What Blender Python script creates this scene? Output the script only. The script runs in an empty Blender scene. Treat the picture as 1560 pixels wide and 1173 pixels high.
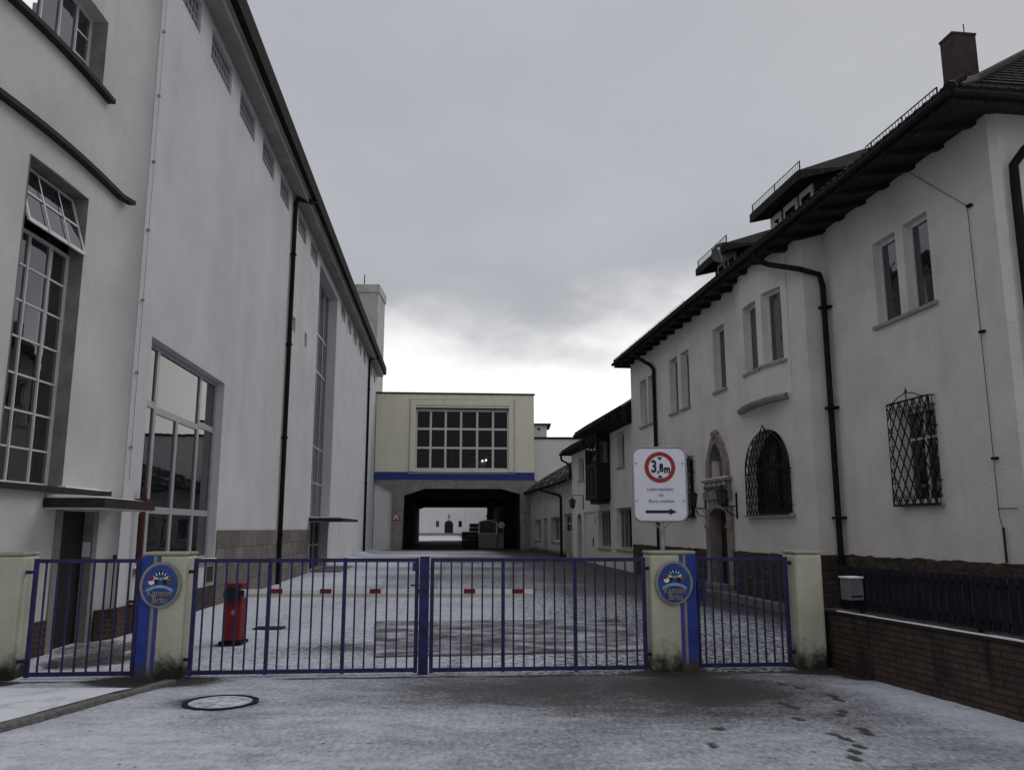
import bpy, math, random
import numpy as np
from mathutils import Vector, Matrix
random.seed(7)
C = bpy.context.scene.collection
R = math.radians

# ------------------------------------------------------------------ materials
def nodes(name):
    m = bpy.data.materials.new(name); m.use_nodes = True
    nt = m.node_tree
    return m, nt, nt.nodes['Principled BSDF']
def N(nt, t, **kw):
    n = nt.nodes.new(t)
    for k, v in kw.items():
        if k.startswith('i_'): n.inputs[k[2:]].default_value = v
        elif k.startswith('n_'): n.inputs[int(k[2:])].default_value = v
        else: setattr(n, k, v)
    return n
def ramp(nt, fac, stops):
    r = nt.nodes.new('ShaderNodeValToRGB')
    el = r.color_ramp.elements
    while len(el) < len(stops): el.new(0.5)
    for e, (p, c) in zip(el, stops):
        e.position = p; e.color = (c, c, c, 1) if not hasattr(c, '__len__') else (*c, 1)
    nt.links.new(fac, r.inputs['Fac']); return r.outputs['Color']
def noise(nt, vec, scale, detail=5, rough=.6, sc=None):
    if sc:
        mp = nt.nodes.new('ShaderNodeMapping'); mp.inputs['Scale'].default_value = sc
        nt.links.new(vec, mp.inputs['Vector']); vec = mp.outputs['Vector']
    n = N(nt, 'ShaderNodeTexNoise', i_Scale=scale, i_Detail=detail, i_Roughness=rough)
    nt.links.new(vec, n.inputs['Vector']); return n.outputs['Fac']
def mix(nt, fac, a, b, mode='MIX'):
    n = nt.nodes.new('ShaderNodeMix'); n.data_type = 'RGBA'; n.blend_type = mode
    for s, v in ((0, fac), (6, a), (7, b)):
        if hasattr(v, 'is_output'): nt.links.new(v, n.inputs[s])
        else: n.inputs[s].default_value = v if s == 0 else ((*v, 1) if len(v) == 3 else v)
    return n.outputs[2]
def math_(nt, op, a, b=0.0, c=None, clamp=False):
    n = nt.nodes.new('ShaderNodeMath'); n.operation = op; n.use_clamp = clamp
    for i, v in enumerate((a, b, c)):
        if v is None: continue
        if hasattr(v, 'is_output'): nt.links.new(v, n.inputs[i])
        else: n.inputs[i].default_value = v
    return n.outputs[0]
def sstep(nt, v, a, b):
    n = nt.nodes.new('ShaderNodeMapRange'); n.interpolation_type = 'SMOOTHSTEP'
    nt.links.new(v, n.inputs[0]); n.inputs[1].default_value = a; n.inputs[2].default_value = b
    return n.outputs[0]
def bump(nt, h, strength, dist, p):
    b = N(nt, 'ShaderNodeBump', i_Strength=strength, i_Distance=dist)
    nt.links.new(h, b.inputs['Height']); nt.links.new(b.outputs[0], p.inputs['Normal'])

def surf(name, col, rough=.85, var=.12, scale=1.2, bmp=.0, bscale=80, streak=0, metal=0, foot=0, dirt=(.05, .045, .035), spec=.3, patch=0, broad=2.2):
    m, nt, p = nodes(name)
    tc = nt.nodes.new('ShaderNodeTexCoord').outputs['Object']
    n1 = noise(nt, tc, scale, 8, .65)
    lo = tuple(c * (1 - var * 1.6) for c in col); hi = tuple(min(1, c * (1 + var)) for c in col)
    c = ramp(nt, n1, [(.3, lo), (.7, hi)])
    if streak:
        s = noise(nt, tc, 1, 5, .7, (broad, broad, .055*broad))
        s = sstep(nt, s, .48, .74); k = noise(nt, tc, .35, 3); s = math_(nt, 'MULTIPLY', s, sstep(nt, k, .4, .62))
        c = mix(nt, math_(nt, 'MULTIPLY', s, streak), c, tuple(x * .35 + y * .5 for x, y in zip(col, dirt)))
    if patch:
        s = sstep(nt, noise(nt, tc, .9, 10, .75), .56, .66)
        c = mix(nt, math_(nt, 'MULTIPLY', s, patch), c, tuple(x * .62 for x in col))
    if foot:
        sp = nt.nodes.new('ShaderNodeSeparateXYZ'); nt.links.new(tc, sp.inputs[0])
        h = math_(nt, 'ADD', sp.outputs[2], math_(nt, 'MULTIPLY', noise(nt, tc, 5, 8, .7), -.55 * foot))
        c = mix(nt, sstep(nt, h, .02, -.26 * foot), c, dirt)
    nt.links.new(c, p.inputs['Base Color'])
    p.inputs['Roughness'].default_value = rough; p.inputs['Metallic'].default_value = metal
    p.inputs['Specular IOR Level'].default_value = spec
    if bmp: bump(nt, noise(nt, tc, bscale, 4, .6), bmp, .02, p)
    return m

def brickmat(name, a, b, mortar, bw, bh, ms=.012, bmp=.5, rough=.9, scale=1.0, off=.5, var=.5, dirt=0, plane='wall'):
    m, nt, p = nodes(name)
    tc = nt.nodes.new('ShaderNodeTexCoord').outputs['Object']
    sp = nt.nodes.new('ShaderNodeSeparateXYZ'); nt.links.new(tc, sp.inputs[0])
    cb = nt.nodes.new('ShaderNodeCombineXYZ')
    if plane == 'wall':
        nt.links.new(math_(nt, 'ADD', sp.outputs[0], sp.outputs[1]), cb.inputs[0]); nt.links.new(sp.outputs[2], cb.inputs[1])
    elif plane == 'roof':
        nt.links.new(sp.outputs[1], cb.inputs[0]); nt.links.new(math_(nt, 'MULTIPLY', sp.outputs[0], 1.25), cb.inputs[1])
    elif plane == 'hip':
        nt.links.new(sp.outputs[0], cb.inputs[0]); nt.links.new(math_(nt, 'MULTIPLY', sp.outputs[1], 1.4), cb.inputs[1])
    t = N(nt, 'ShaderNodeTexBrick', offset=off, i_Scale=scale)
    t.inputs['Color1'].default_value = (*a, 1); t.inputs['Color2'].default_value = (*b, 1); t.inputs['Mortar'].default_value = (*mortar, 1)
    t.inputs['Brick Width'].default_value = bw; t.inputs['Row Height'].default_value = bh
    t.inputs['Mortar Size'].default_value = ms; t.inputs['Mortar Smooth'].default_value = .2; t.inputs['Bias'].default_value = 0
    wob = noise(nt, tc, 2.5, 4)
    nt.links.new(cb.outputs[0], t.inputs['Vector'])
    c = mix(nt, var, t.outputs['Color'], ramp(nt, noise(nt, tc, 3, 8, .7), [(.3, .40), (.7, 1.25)]), 'MULTIPLY')
    if dirt:
        s = sstep(nt, noise(nt, tc, 1, 6, .7, (1.5, 1.5, .28)), .47, .60)
        c = mix(nt, math_(nt, 'MULTIPLY', s, dirt), c, (.012, .011, .01))
    nt.links.new(c, p.inputs['Base Color']); p.inputs['Roughness'].default_value = rough
    p.inputs['Specular IOR Level'].default_value = .25
    h = math_(nt, 'ADD', math_(nt, 'MULTIPLY', t.outputs['Fac'], -1.0), math_(nt, 'MULTIPLY', noise(nt, tc, 40, 4), .35))
    bump(nt, h, bmp, .012, p)
    return m

def stonemat(name, a, b, scale):
    m, nt, p = nodes(name)
    tc = nt.nodes.new('ShaderNodeTexCoord').outputs['Object']
    wv = nt.nodes.new('ShaderNodeVectorMath'); wv.operation = 'ADD'
    mp = nt.nodes.new('ShaderNodeMapping'); mp.inputs['Scale'].default_value = (1, 1, 1.7)
    nt.links.new(tc, mp.inputs[0])
    nn = N(nt, 'ShaderNodeTexNoise', i_Scale=4.0); nt.links.new(tc, nn.inputs['Vector'])
    nt.links.new(mp.outputs[0], wv.inputs[0])
    sc = nt.nodes.new('ShaderNodeVectorMath'); sc.operation = 'SCALE'; sc.inputs[3].default_value = .25
    nt.links.new(nn.outputs['Color'], sc.inputs[0]); nt.links.new(sc.outputs[0], wv.inputs[1])
    v = N(nt, 'ShaderNodeTexVoronoi', i_Scale=scale, feature='DISTANCE_TO_EDGE'); nt.links.new(wv.outputs[0], v.inputs['Vector'])
    v2 = N(nt, 'ShaderNodeTexVoronoi', i_Scale=scale); nt.links.new(wv.outputs[0], v2.inputs['Vector'])
    g = nt.nodes.new('ShaderNodeRGBToBW'); nt.links.new(v2.outputs['Color'], g.inputs[0])
    c = ramp(nt, g.outputs[0], [(.1, a), (.9, b)])
    c = mix(nt, .7, c, ramp(nt, noise(nt, tc, 7, 8, .7), [(.25, .4), (.75, 1.3)]), 'MULTIPLY')
    c = mix(nt, sstep(nt, v.outputs['Distance'], .10, .0), c, tuple(x * .8 for x in a))
    nt.links.new(c, p.inputs['Base Color']); p.inputs['Roughness'].default_value = .95; p.inputs['Specular IOR Level'].default_value = .2
    h = math_(nt, 'ADD', math_(nt, 'MULTIPLY', sstep(nt, v.outputs['Distance'], 0, .2), .5), math_(nt, 'MULTIPLY', noise(nt, tc, 9, 8, .7), 1.6))
    bump(nt, h, .8, .04, p)
    return m

def glass(name, col=(.012, .014, .017), rough=.03, wav=.02, spec=.6, ior=1.5):
    m, nt, p = nodes(name); p.inputs['IOR'].default_value = ior
    p.inputs['Base Color'].default_value = (*col, 1); p.inputs['Roughness'].default_value = rough
    p.inputs['Specular IOR Level'].default_value = spec
    tc = nt.nodes.new('ShaderNodeTexCoord').outputs['Object']
    n = noise(nt, tc, 1.3, 2)
    b = N(nt, 'ShaderNodeBump', i_Strength=wav, i_Distance=.1)
    nt.links.new(n, b.inputs['Height']); nt.links.new(b.outputs[0], p.inputs['Normal'])
    return m

MT = dict(
 hall=surf('hall_plaster', (.55, .555, .56), .9, .08, .5, .3, 60, streak=.14, patch=.10, broad=.8),
 annex=surf('annex_plaster', (.52, .515, .49), .9, .10, .7, .3, 60, streak=.35, patch=.2, broad=.8), reveal=surf('grey_reveal', (.20, .195, .185), .9, .25, 2.5, .3, 40, streak=.5),
 soffit=surf('soffit_concrete', (.30, .29, .27), .9, .15, 1.2),
 villa=surf('villa_roughcast', (.65, .615, .56), .95, .10, .9, 1.2, 30, streak=.16, patch=.10, broad=1.2),
 shed=surf('shed_plaster', (.42, .40, .38), .95, .15, 1.2, .5, 40, streak=.6, foot=1.6),
 white=surf('white_plaster', (.66, .66, .65), .9, .06, .6, .2, 60, streak=.2),
 cream=surf('cream_plaster', (.72, .69, .56), .9, .05, .6, .15, 50, streak=.3, broad=1.2),
 tower=surf('tower_concrete', (.42, .40, .38), .9, .2, .8, .2, 40, streak=.5, patch=.3),
 concrete=surf('concrete', (.25, .235, .215), .9, .22, 1.4, .3, 50, streak=.6),
 dark_concrete=surf('shaded_concrete', (.045, .043, .042), .9, .2, .8, .2, 20),  # concrete colour darkened to stand for the shade inside passage and bridge
 captop=surf('lichened_cap', (.36, .34, .26), .95, .3, 5, .5, 50, patch=.6),
 pillar=surf('pillar_render', (.50, .49, .39), .9, .10, 2.2, .5, 50, streak=.8, foot=1.35, dirt=(.022, .022, .014), patch=.4),
 stripe=surf('blue_stripe', (.018, .045, .25), .65, .25, 4, .1, 60, foot=.8, streak=.5),
 stripe_dark=surf('violet_stripe', (.05, .05, .27), .6, .1, 4, foot=.6),
 stripe_grey=surf('grey_stripe', (.23, .22, .20), .7, .1, 4, foot=.6),
 gate=surf('gate_blue_paint', (.014, .014, .085), .55, .5, 7, .2, 60, spec=.35),
 rustygate=None,
 fence=surf('fence_navy_paint', (.007, .007, .014), .8, .4, 5, .2, 90, spec=.2),
 band=surf('blue_band', (.028, .042, .22), .6, .1, 2),
 pipe=surf('brown_pipe', (.016, .012, .011), .85, .3, 3, spec=.12),
 iron=surf('black_iron', (.008, .008, .009), .75, .3, 20, spec=.2),
 wood=surf('dark_wood', (.010, .008, .007), .75, .4, 3, .4, 30),
 door=surf('brown_door', (.035, .018, .012), .6, .3, 4, .2, 40),
 dark_door=surf('grey_brown_door', (.013, .011, .010), .6, .25, 3),
 old_door=surf('weathered_door', (.34, .30, .27), .85, .35, 5, .3, 40, streak=.8),
 white_door=surf('white_door', (.55, .55, .55), .6, .08, 2, streak=.3),
 frame=surf('white_frame', (.55, .55, .54), .5, .1, 5),
 alu=surf('aluminium_frame', (.34, .34, .35), .4, .08, 4, spec=.5),
 steel=surf('galvanised_steel', (.30, .30, .31), .45, .2, 8, metal=.6),
 red=surf('red_paint', (.19, .006, .010), .55, .3, 5, .1, 50, spec=.35, streak=.5, foot=.5),
 red_pipe=surf('oxide_red_pipe', (.075, .016, .014), .6, .3, 5),
 boom_white=surf('boom_white', (.72, .72, .72), .5, .06, 5),
 boom_tan=surf('boom_tan', (.50, .47, .41), .6, .1, 5),
 black=surf('black_rubber', (.012, .012, .012), .6, .2, 5),
 sign_white=surf('sign_white', (.66, .66, .72), .45, .03, 3, spec=.5),
 sign_red=surf('sign_red', (.30, .022, .020), .5, .05, 3),
 sign_black=surf('sign_black', (.012, .014, .03), .5, .05, 3),
 sign_text=surf('sign_grey_text', (.10, .10, .13), .5, .05, 3),
 oval_blue=surf('oval_blue', (.014, .055, .25), .45, .3, 6, .1, 30, spec=.4, streak=.4),
 oval_rim=surf('oval_rim', (.24, .235, .20), .6, .25, 9, .2, 40),
 ribbon=surf('pale_blue', (.22, .34, .52), .5, .15, 20),
 gold=surf('dull_gold', (.30, .24, .10), .5, .2, 20),
 brown=surf('brown_paint', (.12, .075, .045), .6, .2, 10),
 flesh=surf('tan_paint', (.36, .27, .18), .6, .2, 10),
 snow=surf('snow', (.78, .80, .84), .8, .06, 6, .5, 30),
 rust=surf('rusty_brown_steel', (.026, .017, .014), .8, .35, 6, .3, 50),
 stone=surf('portal_sandstone', (.23, .205, .185), .95, .28, 3, .5, 30, streak=.4),
 sill=surf('sill_stone', (.27, .255, .235), .9, .15, 4, .2, 40),
 sat=surf('grey_dish', (.06, .062, .07), .5, .1, 4),
 lampglass=glass('lantern_glass', (.05, .05, .05), .25, .02, .3), roofside=brickmat('hip_tiles', (.045, .036, .032), (.022, .019, .018), (.006, .006, .006), .22, .26, .03, 1.0, var=.8, plane='hip'), darkglass=glass('dark_arched_glass', (.006, .006, .007), .2, .02, .12),
 letterbox=surf('letterbox_grey', (.13, .132, .135), .5, .2, 6, spec=.4), panel=surf('panel_grey', (.15, .145, .14), .6, .15, 2),
 curtain=surf('net_curtain', (.10, .105, .12), .9, .3, 7),
 kerb=surf('granite_kerb', (.15, .14, .135), .9, .3, 14, .4, 60),
 glass=glass('window_glass', (.008, .009, .011), .02, .04, .5, 2.5), villa_glass=glass('villa_glass', (.012, .014, .02), .03, .08, .5, 2.1),
 frost=glass('passage_glass', (.010, .011, .013), .12, .02, .15),
 shopglass=glass('hall_glass', (.008, .010, .012), .012, .02, .5, 1.9),
 ashlar=brickmat('ashlar_plinth', (.20, .18, .165), (.135, .12, .11), (.09, .08, .075), .95, .42, .012, .35, off=.4, var=.65),
 brick=brickmat('brick_plinth', (.075, .036, .028), (.040, .026, .022), (.085, .075, .068), .25, .078, .010, .7, var=.7, dirt=.4),
 wallbrick=brickmat('garden_wall_brick', (.082, .056, .042), (.058, .043, .035), (.032, .027, .024), .30, .066, .010, .9, var=.85, dirt=.95),
 chimney=brickmat('chimney_brick', (.060, .034, .030), (.042, .026, .024), (.05, .043, .04), .22, .07, .010, .5, var=.5),
 block=brickmat('glass_block', (.10, .105, .115), (.07, .075, .085), (.34, .34, .34), .2, .2, .022, .4, rough=.25, off=0, var=.3),
 tiles=brickmat('roof_tiles', (.024, .019, .017), (.014, .012, .012), (.006, .005, .005), .22, .26, .022, 1.0, var=.6, plane='roof'),
 snowtiles=None,
 rubble=stonemat('rubble_plinth', (.050, .040, .034), (.085, .068, .057), 3.2),
)
def snowtiles():
    m, nt, p = nodes('snowy_slates')
    tc = nt.nodes.new('ShaderNodeTexCoord').outputs['Object']
    sp = nt.nodes.new('ShaderNodeSeparateXYZ'); nt.links.new(tc, sp.inputs[0])
    cb = nt.nodes.new('ShaderNodeCombineXYZ'); nt.links.new(sp.outputs[1], cb.inputs[0])
    nt.links.new(math_(nt, 'MULTIPLY', sp.outputs[0], 1.41), cb.inputs[1])
    t = N(nt, 'ShaderNodeTexBrick', offset=.5, i_Scale=1.0); nt.links.new(cb.outputs[0], t.inputs['Vector'])
    t.inputs['Color1'].default_value = (.028, .025, .024, 1); t.inputs['Color2'].default_value = (.013, .012, .012, 1); t.inputs['Mortar'].default_value = (.01, .01, .01, 1)
    t.inputs['Brick Width'].default_value = .4; t.inputs['Row Height'].default_value = .3; t.inputs['Mortar Size'].default_value = .03
    s = sstep(nt, noise(nt, tc, 3.2, 8, .75, (1, .5, 1)), .55, .62)
    c = mix(nt, math_(nt, 'MULTIPLY', s, .8), t.outputs['Color'], (.5, .51, .54))
    nt.links.new(c, p.inputs['Base Color']); p.inputs['Roughness'].default_value = .95; p.inputs['Specular IOR Level'].default_value = .1
    bump(nt, t.outputs['Fac'], .8, .03, p); return m
def gatepaint():
    m = surf('gate_blue_paint_worn', (.014, .014, .085), .5, .5, 7, .2, 60, spec=.35); nt = m.node_tree; p = nt.nodes['Principled BSDF']
    tc = nt.nodes.new('ShaderNodeTexCoord').outputs['Object']; src = p.inputs['Base Color'].links[0].from_socket
    f = sstep(nt, noise(nt, tc, 14, 8, .75), .66, .70)
    nt.links.new(mix(nt, math_(nt, 'MULTIPLY', f, .75), src, (.06, .03, .018)), p.inputs['Base Color']); return m
MT['gate'] = gatepaint()
MT['snowtiles'] = snowtiles()
def clearglass():
    m = bpy.data.materials.new('clear_window_glass'); m.use_nodes = True; nt = m.node_tree; nt.nodes.clear()
    o = nt.nodes.new('ShaderNodeOutputMaterial'); a = nt.nodes.new('ShaderNodeBsdfTransparent'); a.inputs[0].default_value = (.42, .44, .46, 1)
    b = nt.nodes.new('ShaderNodeBsdfGlossy'); b.inputs['Roughness'].default_value = .05; f = nt.nodes.new('ShaderNodeFresnel'); f.inputs[0].default_value = 1.3
    x = nt.nodes.new('ShaderNodeMixShader'); nt.links.new(f.outputs[0], x.inputs[0]); nt.links.new(a.outputs[0], x.inputs[1]); nt.links.new(b.outputs[0], x.inputs[2]); nt.links.new(x.outputs[0], o.inputs[0]); return m
MT['clear'] = clearglass()
def lampmat():
    m, nt, p = nodes('lit_lamp'); p.inputs['Emission Color'].default_value = (1, .97, .9, 1); p.inputs['Emission Strength'].default_value = 7; return m
MT['lamp'] = lampmat()

# ------------------------------------------------------------------ mesh builder and scene helpers
OFF = {}
class MB:
    def __init__(s): s.v = []; s.f = []
    def add(s, vs, fs):
        o = len(s.v); s.v += [tuple(v) for v in vs]; s.f += [tuple(i + o for i in f) for f in fs]; return s
    def box(s, x0, x1, y0, y1, z0, z1):
        if x0 > x1: x0, x1 = x1, x0
        if y0 > y1: y0, y1 = y1, y0
        if z0 > z1: z0, z1 = z1, z0
        return s.add([(x0,y0,z0),(x1,y0,z0),(x1,y1,z0),(x0,y1,z0),(x0,y0,z1),(x1,y0,z1),(x1,y1,z1),(x0,y1,z1)],
              [(0,3,2,1),(4,5,6,7),(0,1,5,4),(1,2,6,5),(2,3,7,6),(3,0,4,7)])
    def prism(s, poly, axis, a0, a1):
        n = len(poly)
        def P(q, a): return {'x': (a, q[0], q[1]), 'y': (q[0], a, q[1]), 'z': (q[0], q[1], a)}[axis]
        return s.add([P(q, a0) for q in poly] + [P(q, a1) for q in poly],
              [tuple(range(n)), tuple(range(2*n - 1, n - 1, -1))] + [(i, i + n, (i + 1) % n + n, (i + 1) % n) for i in range(n)])
    def tube(s, pts, r, n=8, caps=True):
        pts = [Vector(p) for p in pts]; rings = []
        prev = None
        for i, p in enumerate(pts):
            t = ((pts[min(i + 1, len(pts) - 1)] - p).normalized() + (p - pts[max(i - 1, 0)]).normalized())
            if t.length < 1e-6: t = Vector((0, 0, 1))
            t.normalize()
            if prev is None:
                a = Vector((0, 0, 1)) if abs(t.z) < .9 else Vector((1, 0, 0))
                a = (a - t * a.dot(t)).normalized()
            else: a = (prev - t * prev.dot(t)).normalized()
            prev = a; b = t.cross(a)
            rr = r[i] if hasattr(r, '__len__') else r
            rings.append([p + (a * math.cos(k * 2 * math.pi / n) + b * math.sin(k * 2 * math.pi / n)) * rr for k in range(n)])
        vs = [q for g in rings for q in g]; fs = []
        for i in range(len(rings) - 1):
            for k in range(n):
                fs.append((i*n + k, i*n + (k + 1) % n, (i + 1)*n + (k + 1) % n, (i + 1)*n + k))
        if caps: fs += [tuple(range(n - 1, -1, -1)), tuple((len(rings) - 1)*n + k for k in range(n))]
        return s.add(vs, fs)
    def build(s, name, mat, parent=None, smooth=False, label=None, bevel=0, frame=None, at=(0, 0, 0)):
        off = OFF[parent.name] if parent else Vector(at)
        me = bpy.data.meshes.new(name)
        me.from_pydata([tuple(Vector(v) - off) for v in s.v], [], s.f); me.validate(); me.update()
        import bmesh
        bm = bmesh.new(); bm.from_mesh(me); bmesh.ops.recalc_face_normals(bm, faces=bm.faces); bm.to_mesh(me); bm.free()
        me.materials.append(MT[mat] if isinstance(mat, str) else mat)
        if smooth:
            for p in me.polygons: p.use_smooth = True
        o = bpy.data.objects.new(name, me); C.objects.link(o)
        if parent: o.parent = parent; OFF[o.name] = off
        elif frame:
            place(o, frame, at); OFF[o.name] = off
        if bevel:
            b = o.modifiers.new('bevel', 'BEVEL'); b.width = bevel; b.segments = 2; b.limit_method = 'ANGLE'
        if label: o['label'] = label
        return o
def place(o, fr, at):
    ca, sa = math.cos(fr[2]), math.sin(fr[2])
    o.location = (fr[0] + ca*at[0] - sa*at[1], fr[1] + sa*at[0] + ca*at[1], at[2]); o.rotation_euler = (0, 0, fr[2])
def tag(o, label=None, cat=None, group=None, kind=None):
    if label: o['label'] = label
    if cat: o['category'] = cat
    if group: o['group'] = group
    if kind: o['kind'] = kind
    return o
def thing(name, label, cat, fr, at=(0, 0, 0), group=None):
    o = bpy.data.objects.new(name, None); C.objects.link(o); o.empty_display_size = .2
    place(o, fr, at); OFF[o.name] = Vector(at)
    return tag(o, label, cat, group)
def copy_tree(o, parent=None):
    c = o.copy(); C.objects.link(c); c.parent = parent
    OFF[c.name] = OFF.get(o.name, Vector())
    for ch in list(o.children): copy_tree(ch, c)
    return c
def part_copy(o, dx, dy, dz=0):
    c = o.copy(); C.objects.link(c); c.location = (o.location[0] + dx, o.location[1] + dy, o.location[2] + dz); OFF[c.name] = OFF[o.name]; return c
def text(s, size, name, mat, parent, x, y, z, align='CENTER', bold=0, sx=1.0):
    cu = bpy.data.curves.new('t', 'FONT'); cu.body = s; cu.size = size; cu.align_x = align; cu.align_y = 'CENTER'; cu.extrude = .0015; cu.offset = bold
    o = bpy.data.objects.new('t', cu); C.objects.link(o)
    bpy.context.view_layer.update()
    me = bpy.data.meshes.new_from_object(o.evaluated_get(bpy.context.evaluated_depsgraph_get()))
    mb = MB(); mb.add([(x + v.co.x*sx, y - v.co.z, z + v.co.y) for v in me.vertices], [tuple(p.vertices) for p in me.polygons])
    bpy.data.objects.remove(o); bpy.data.curves.remove(cu); bpy.data.meshes.remove(me)
    return mb.build(name, mat, parent)

# frames: x0, y0, rotation about z. Local axes: x to the right, y away, z up
FL = (-5.25, 0.0, R(4.42))      # left factory front: local plane x = 0, building at x < 0
FR = (8.5, 0.0, R(6.96))        # right house front: local plane x = 0, building at x > 0
FB = (-9.73, 58.0, R(4.42))     # bridge building: front y = 0
FG = (0.0, 10.2, R(4.6))        # gate line y = 0
FW = (4.07, 10.05, R(11.7))     # brick garden wall
F0 = (0.0, 0.0, 0.0)
class Pl:      # wall plane: (u, z, d inward) to local coordinates
    def __init__(s, kind, x=0.0, curve=None): s.k = kind; s.x = x; s.c = curve
    def p(s, u, z, d=0.0):
        x = s.x + (s.c(u) if s.c else 0)
        if s.k == 'L': return (x - d, u, z)
        if s.k == 'R': return (x + d, u, z)
        return (u, x + d, z)
    def box(s, mb, u0, u1, z0, z1, d0, d1):
        vs = [s.p(u, z, d) for z in (z0, z1) for u, d in ((u0, d0), (u1, d0), (u1, d1), (u0, d1))]
        return mb.add(vs, [(0,3,2,1),(4,5,6,7),(0,1,5,4),(1,2,6,5),(2,3,7,6),(3,0,4,7)])
    def bar(s, mb, a, b, w, d):   # flat bar between (u,z) points
        return mb.tube([s.p(a[0], a[1], d), s.p(b[0], b[1], d)], w, 6)
def wall(mb, pl, u0, u1, z0, z1, holes=(), cuts=()):
    us = sorted(set([u0, u1] + [q for h in holes for q in h[:2]] + list(cuts)))
    zs = sorted(set([z0, z1] + [q for h in holes for q in h[2:4]]))
    us = [u for u in us if u0 - 1e-6 <= u <= u1 + 1e-6]; zs = [z for z in zs if z0 - 1e-6 <= z <= z1 + 1e-6]
    for a, b in zip(us, us[1:]):
        for c, d in zip(zs, zs[1:]):
            um, zm = (a + b)/2, (c + d)/2
            if any(h[0] < um < h[1] and h[2] < zm < h[3] for h in holes): continue
            mb.add([pl.p(a, c), pl.p(b, c), pl.p(b, d), pl.p(a, d)], [(0, 1, 2, 3)])
    for h in holes:
        ua, ub, za, zb, dp = h[:5]
        if dp <= 0: continue
        su = [ua] + [u for u in us if ua < u < ub] + [ub]
        mb.add([pl.p(ua, za), pl.p(ua, zb), pl.p(ua, zb, dp), pl.p(ua, za, dp)], [(0, 1, 2, 3)])
        mb.add([pl.p(ub, za), pl.p(ub, zb), pl.p(ub, zb, dp), pl.p(ub, za, dp)], [(0, 1, 2, 3)])
        for a, b in zip(su, su[1:]):
            for z in (za, zb): mb.add([pl.p(a, z), pl.p(b, z), pl.p(b, z, dp), pl.p(a, z, dp)], [(0, 1, 2, 3)])
def window(parent, pl, u0, u1, z0, z1, dp, cols=(), rows=(), fw=.07, bw=.045, gm='glass', fm='frame', sill=None, name='window', sillm='sill', sd=.06, back=.05):
    """pane (the window) with a frame and, if asked, a sill as sub-parts"""
    m = MB(); n = max(1, int(abs(u1 - u0)/.3)) if pl.c else 1
    for i in range(n):
        a, b = u0 + (u1 - u0)*i/n, u0 + (u1 - u0)*(i + 1)/n
        pl.box(m, a, b, z0, z1, dp, dp + back)
    w = m.build(name, gm, parent)
    f = MB(); t = .035
    pl.box(f, u0, u0 + fw, z0, z1, dp - t, dp - .002); pl.box(f, u1 - fw, u1, z0, z1, dp - t, dp - .002)
    for (za, zb) in ((z0, z0 + fw), (z1 - fw, z1)):
        for i in range(n):
            a, b = u0 + fw + (u1 - u0 - 2*fw)*i/n, u0 + fw + (u1 - u0 - 2*fw)*(i + 1)/n
            pl.box(f, a, b, za, zb, dp - t, dp - .002)
    for c in cols:
        u, za, zb = c if hasattr(c, '__len__') else (c, z0 + fw, z1 - fw)
        pl.box(f, u - bw/2, u + bw/2, za, zb, dp - t + .004, dp - .002)
    for r in rows:
        z, ua, ub = r if hasattr(r, '__len__') else (r, u0 + fw, u1 - fw)
        pl.box(f, ua, ub, z - bw/2, z + bw/2, dp - t + .008, dp - .002)
    f.build('frame', fm, w)
    if sill:
        s = MB(); pl.box(s, u0 - sill, u1 + sill, z0 - .07, z0 - .003, -sd, dp); s.build('sill', sillm, w)
    return w

# ------------------------------------------------------------------ ground
def gz(y):
    return np.interp(y, [-400, 20, 58, 95, 112, 400], [0, 0, .25, .35, .85, 1.0])
_rs = np.random.RandomState(3); _tab = _rs.rand(256, 256)
def vn(x, y, s, oct=4, g=.55):
    out = 0; amp = 1; tot = 0
    for o in range(oct):
        X = x*s + 17.3*o; Y = y*s + 9.1*o
        xi = np.floor(X).astype(int); yi = np.floor(Y).astype(int); fx = X - xi; fy = Y - yi
        fx = fx*fx*(3 - 2*fx); fy = fy*fy*(3 - 2*fy)
        a = _tab[xi % 256, yi % 256]; b = _tab[(xi + 1) % 256, yi % 256]; c = _tab[xi % 256, (yi + 1) % 256]; d = _tab[(xi + 1) % 256, (yi + 1) % 256]
        out = out + amp*((a*(1 - fx) + b*fx)*(1 - fy) + (c*(1 - fx) + d*fx)*fy); tot += amp; amp *= g; s *= 2.03
    return out/tot
def sm(v, a, b):
    t = np.clip((v - a)/(b - a), 0, 1); return t*t*(3 - 2*t)
FOOT = [(3.13,9.33,.2),(3.32,8.9,.1),(3.3,8.71,.1),(2.69,8.52,.3),(2.73,8.36,.3),(3.13,8.19,0),(3.05,8.05,0),(2.6,7.86,.2),(3.03,7.49,.2),(3.01,7.33,.2),(2.71,7.28,.3),(2.75,7.13,.3),(2.76,6.9,.1),(2.66,6.75,.1),(2.58,6.56,.1),(1.79,7.49,-.2),(1.6,6.94,-.1),(3.02,9.6,.3)]
xs = np.concatenate([[-400, -150, -60, -30, -18], np.arange(-12, -7, .2), np.arange(-7, 2.4, .05), np.arange(2.4, 3.6, .02), np.arange(3.6, 6.6, .05), np.arange(6.6, 14, .4), [18, 30, 60, 150, 400]])
ys = [-400., -120, -40, -10, 0, 3, 4.5, 5.4]
while ys[-1] < 60: ys.append(ys[-1] + .0042*ys[-1])
while ys[-1] < 125: ys.append(ys[-1] + 1.2)
ys = np.array(ys + [150, 200, 280, 400.])
X, Y = np.meshgrid(xs, ys)
big = vn(X, Y, .22, 4); mid = vn(X + 40, Y*.7, .9, 5); stre = vn(X*.35, Y*1.6 + 11, .8, 5)
gl = 10.2 + .08*X                                   # line of the gate
front = sm(Y, gl + .05, gl - .15)
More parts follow.
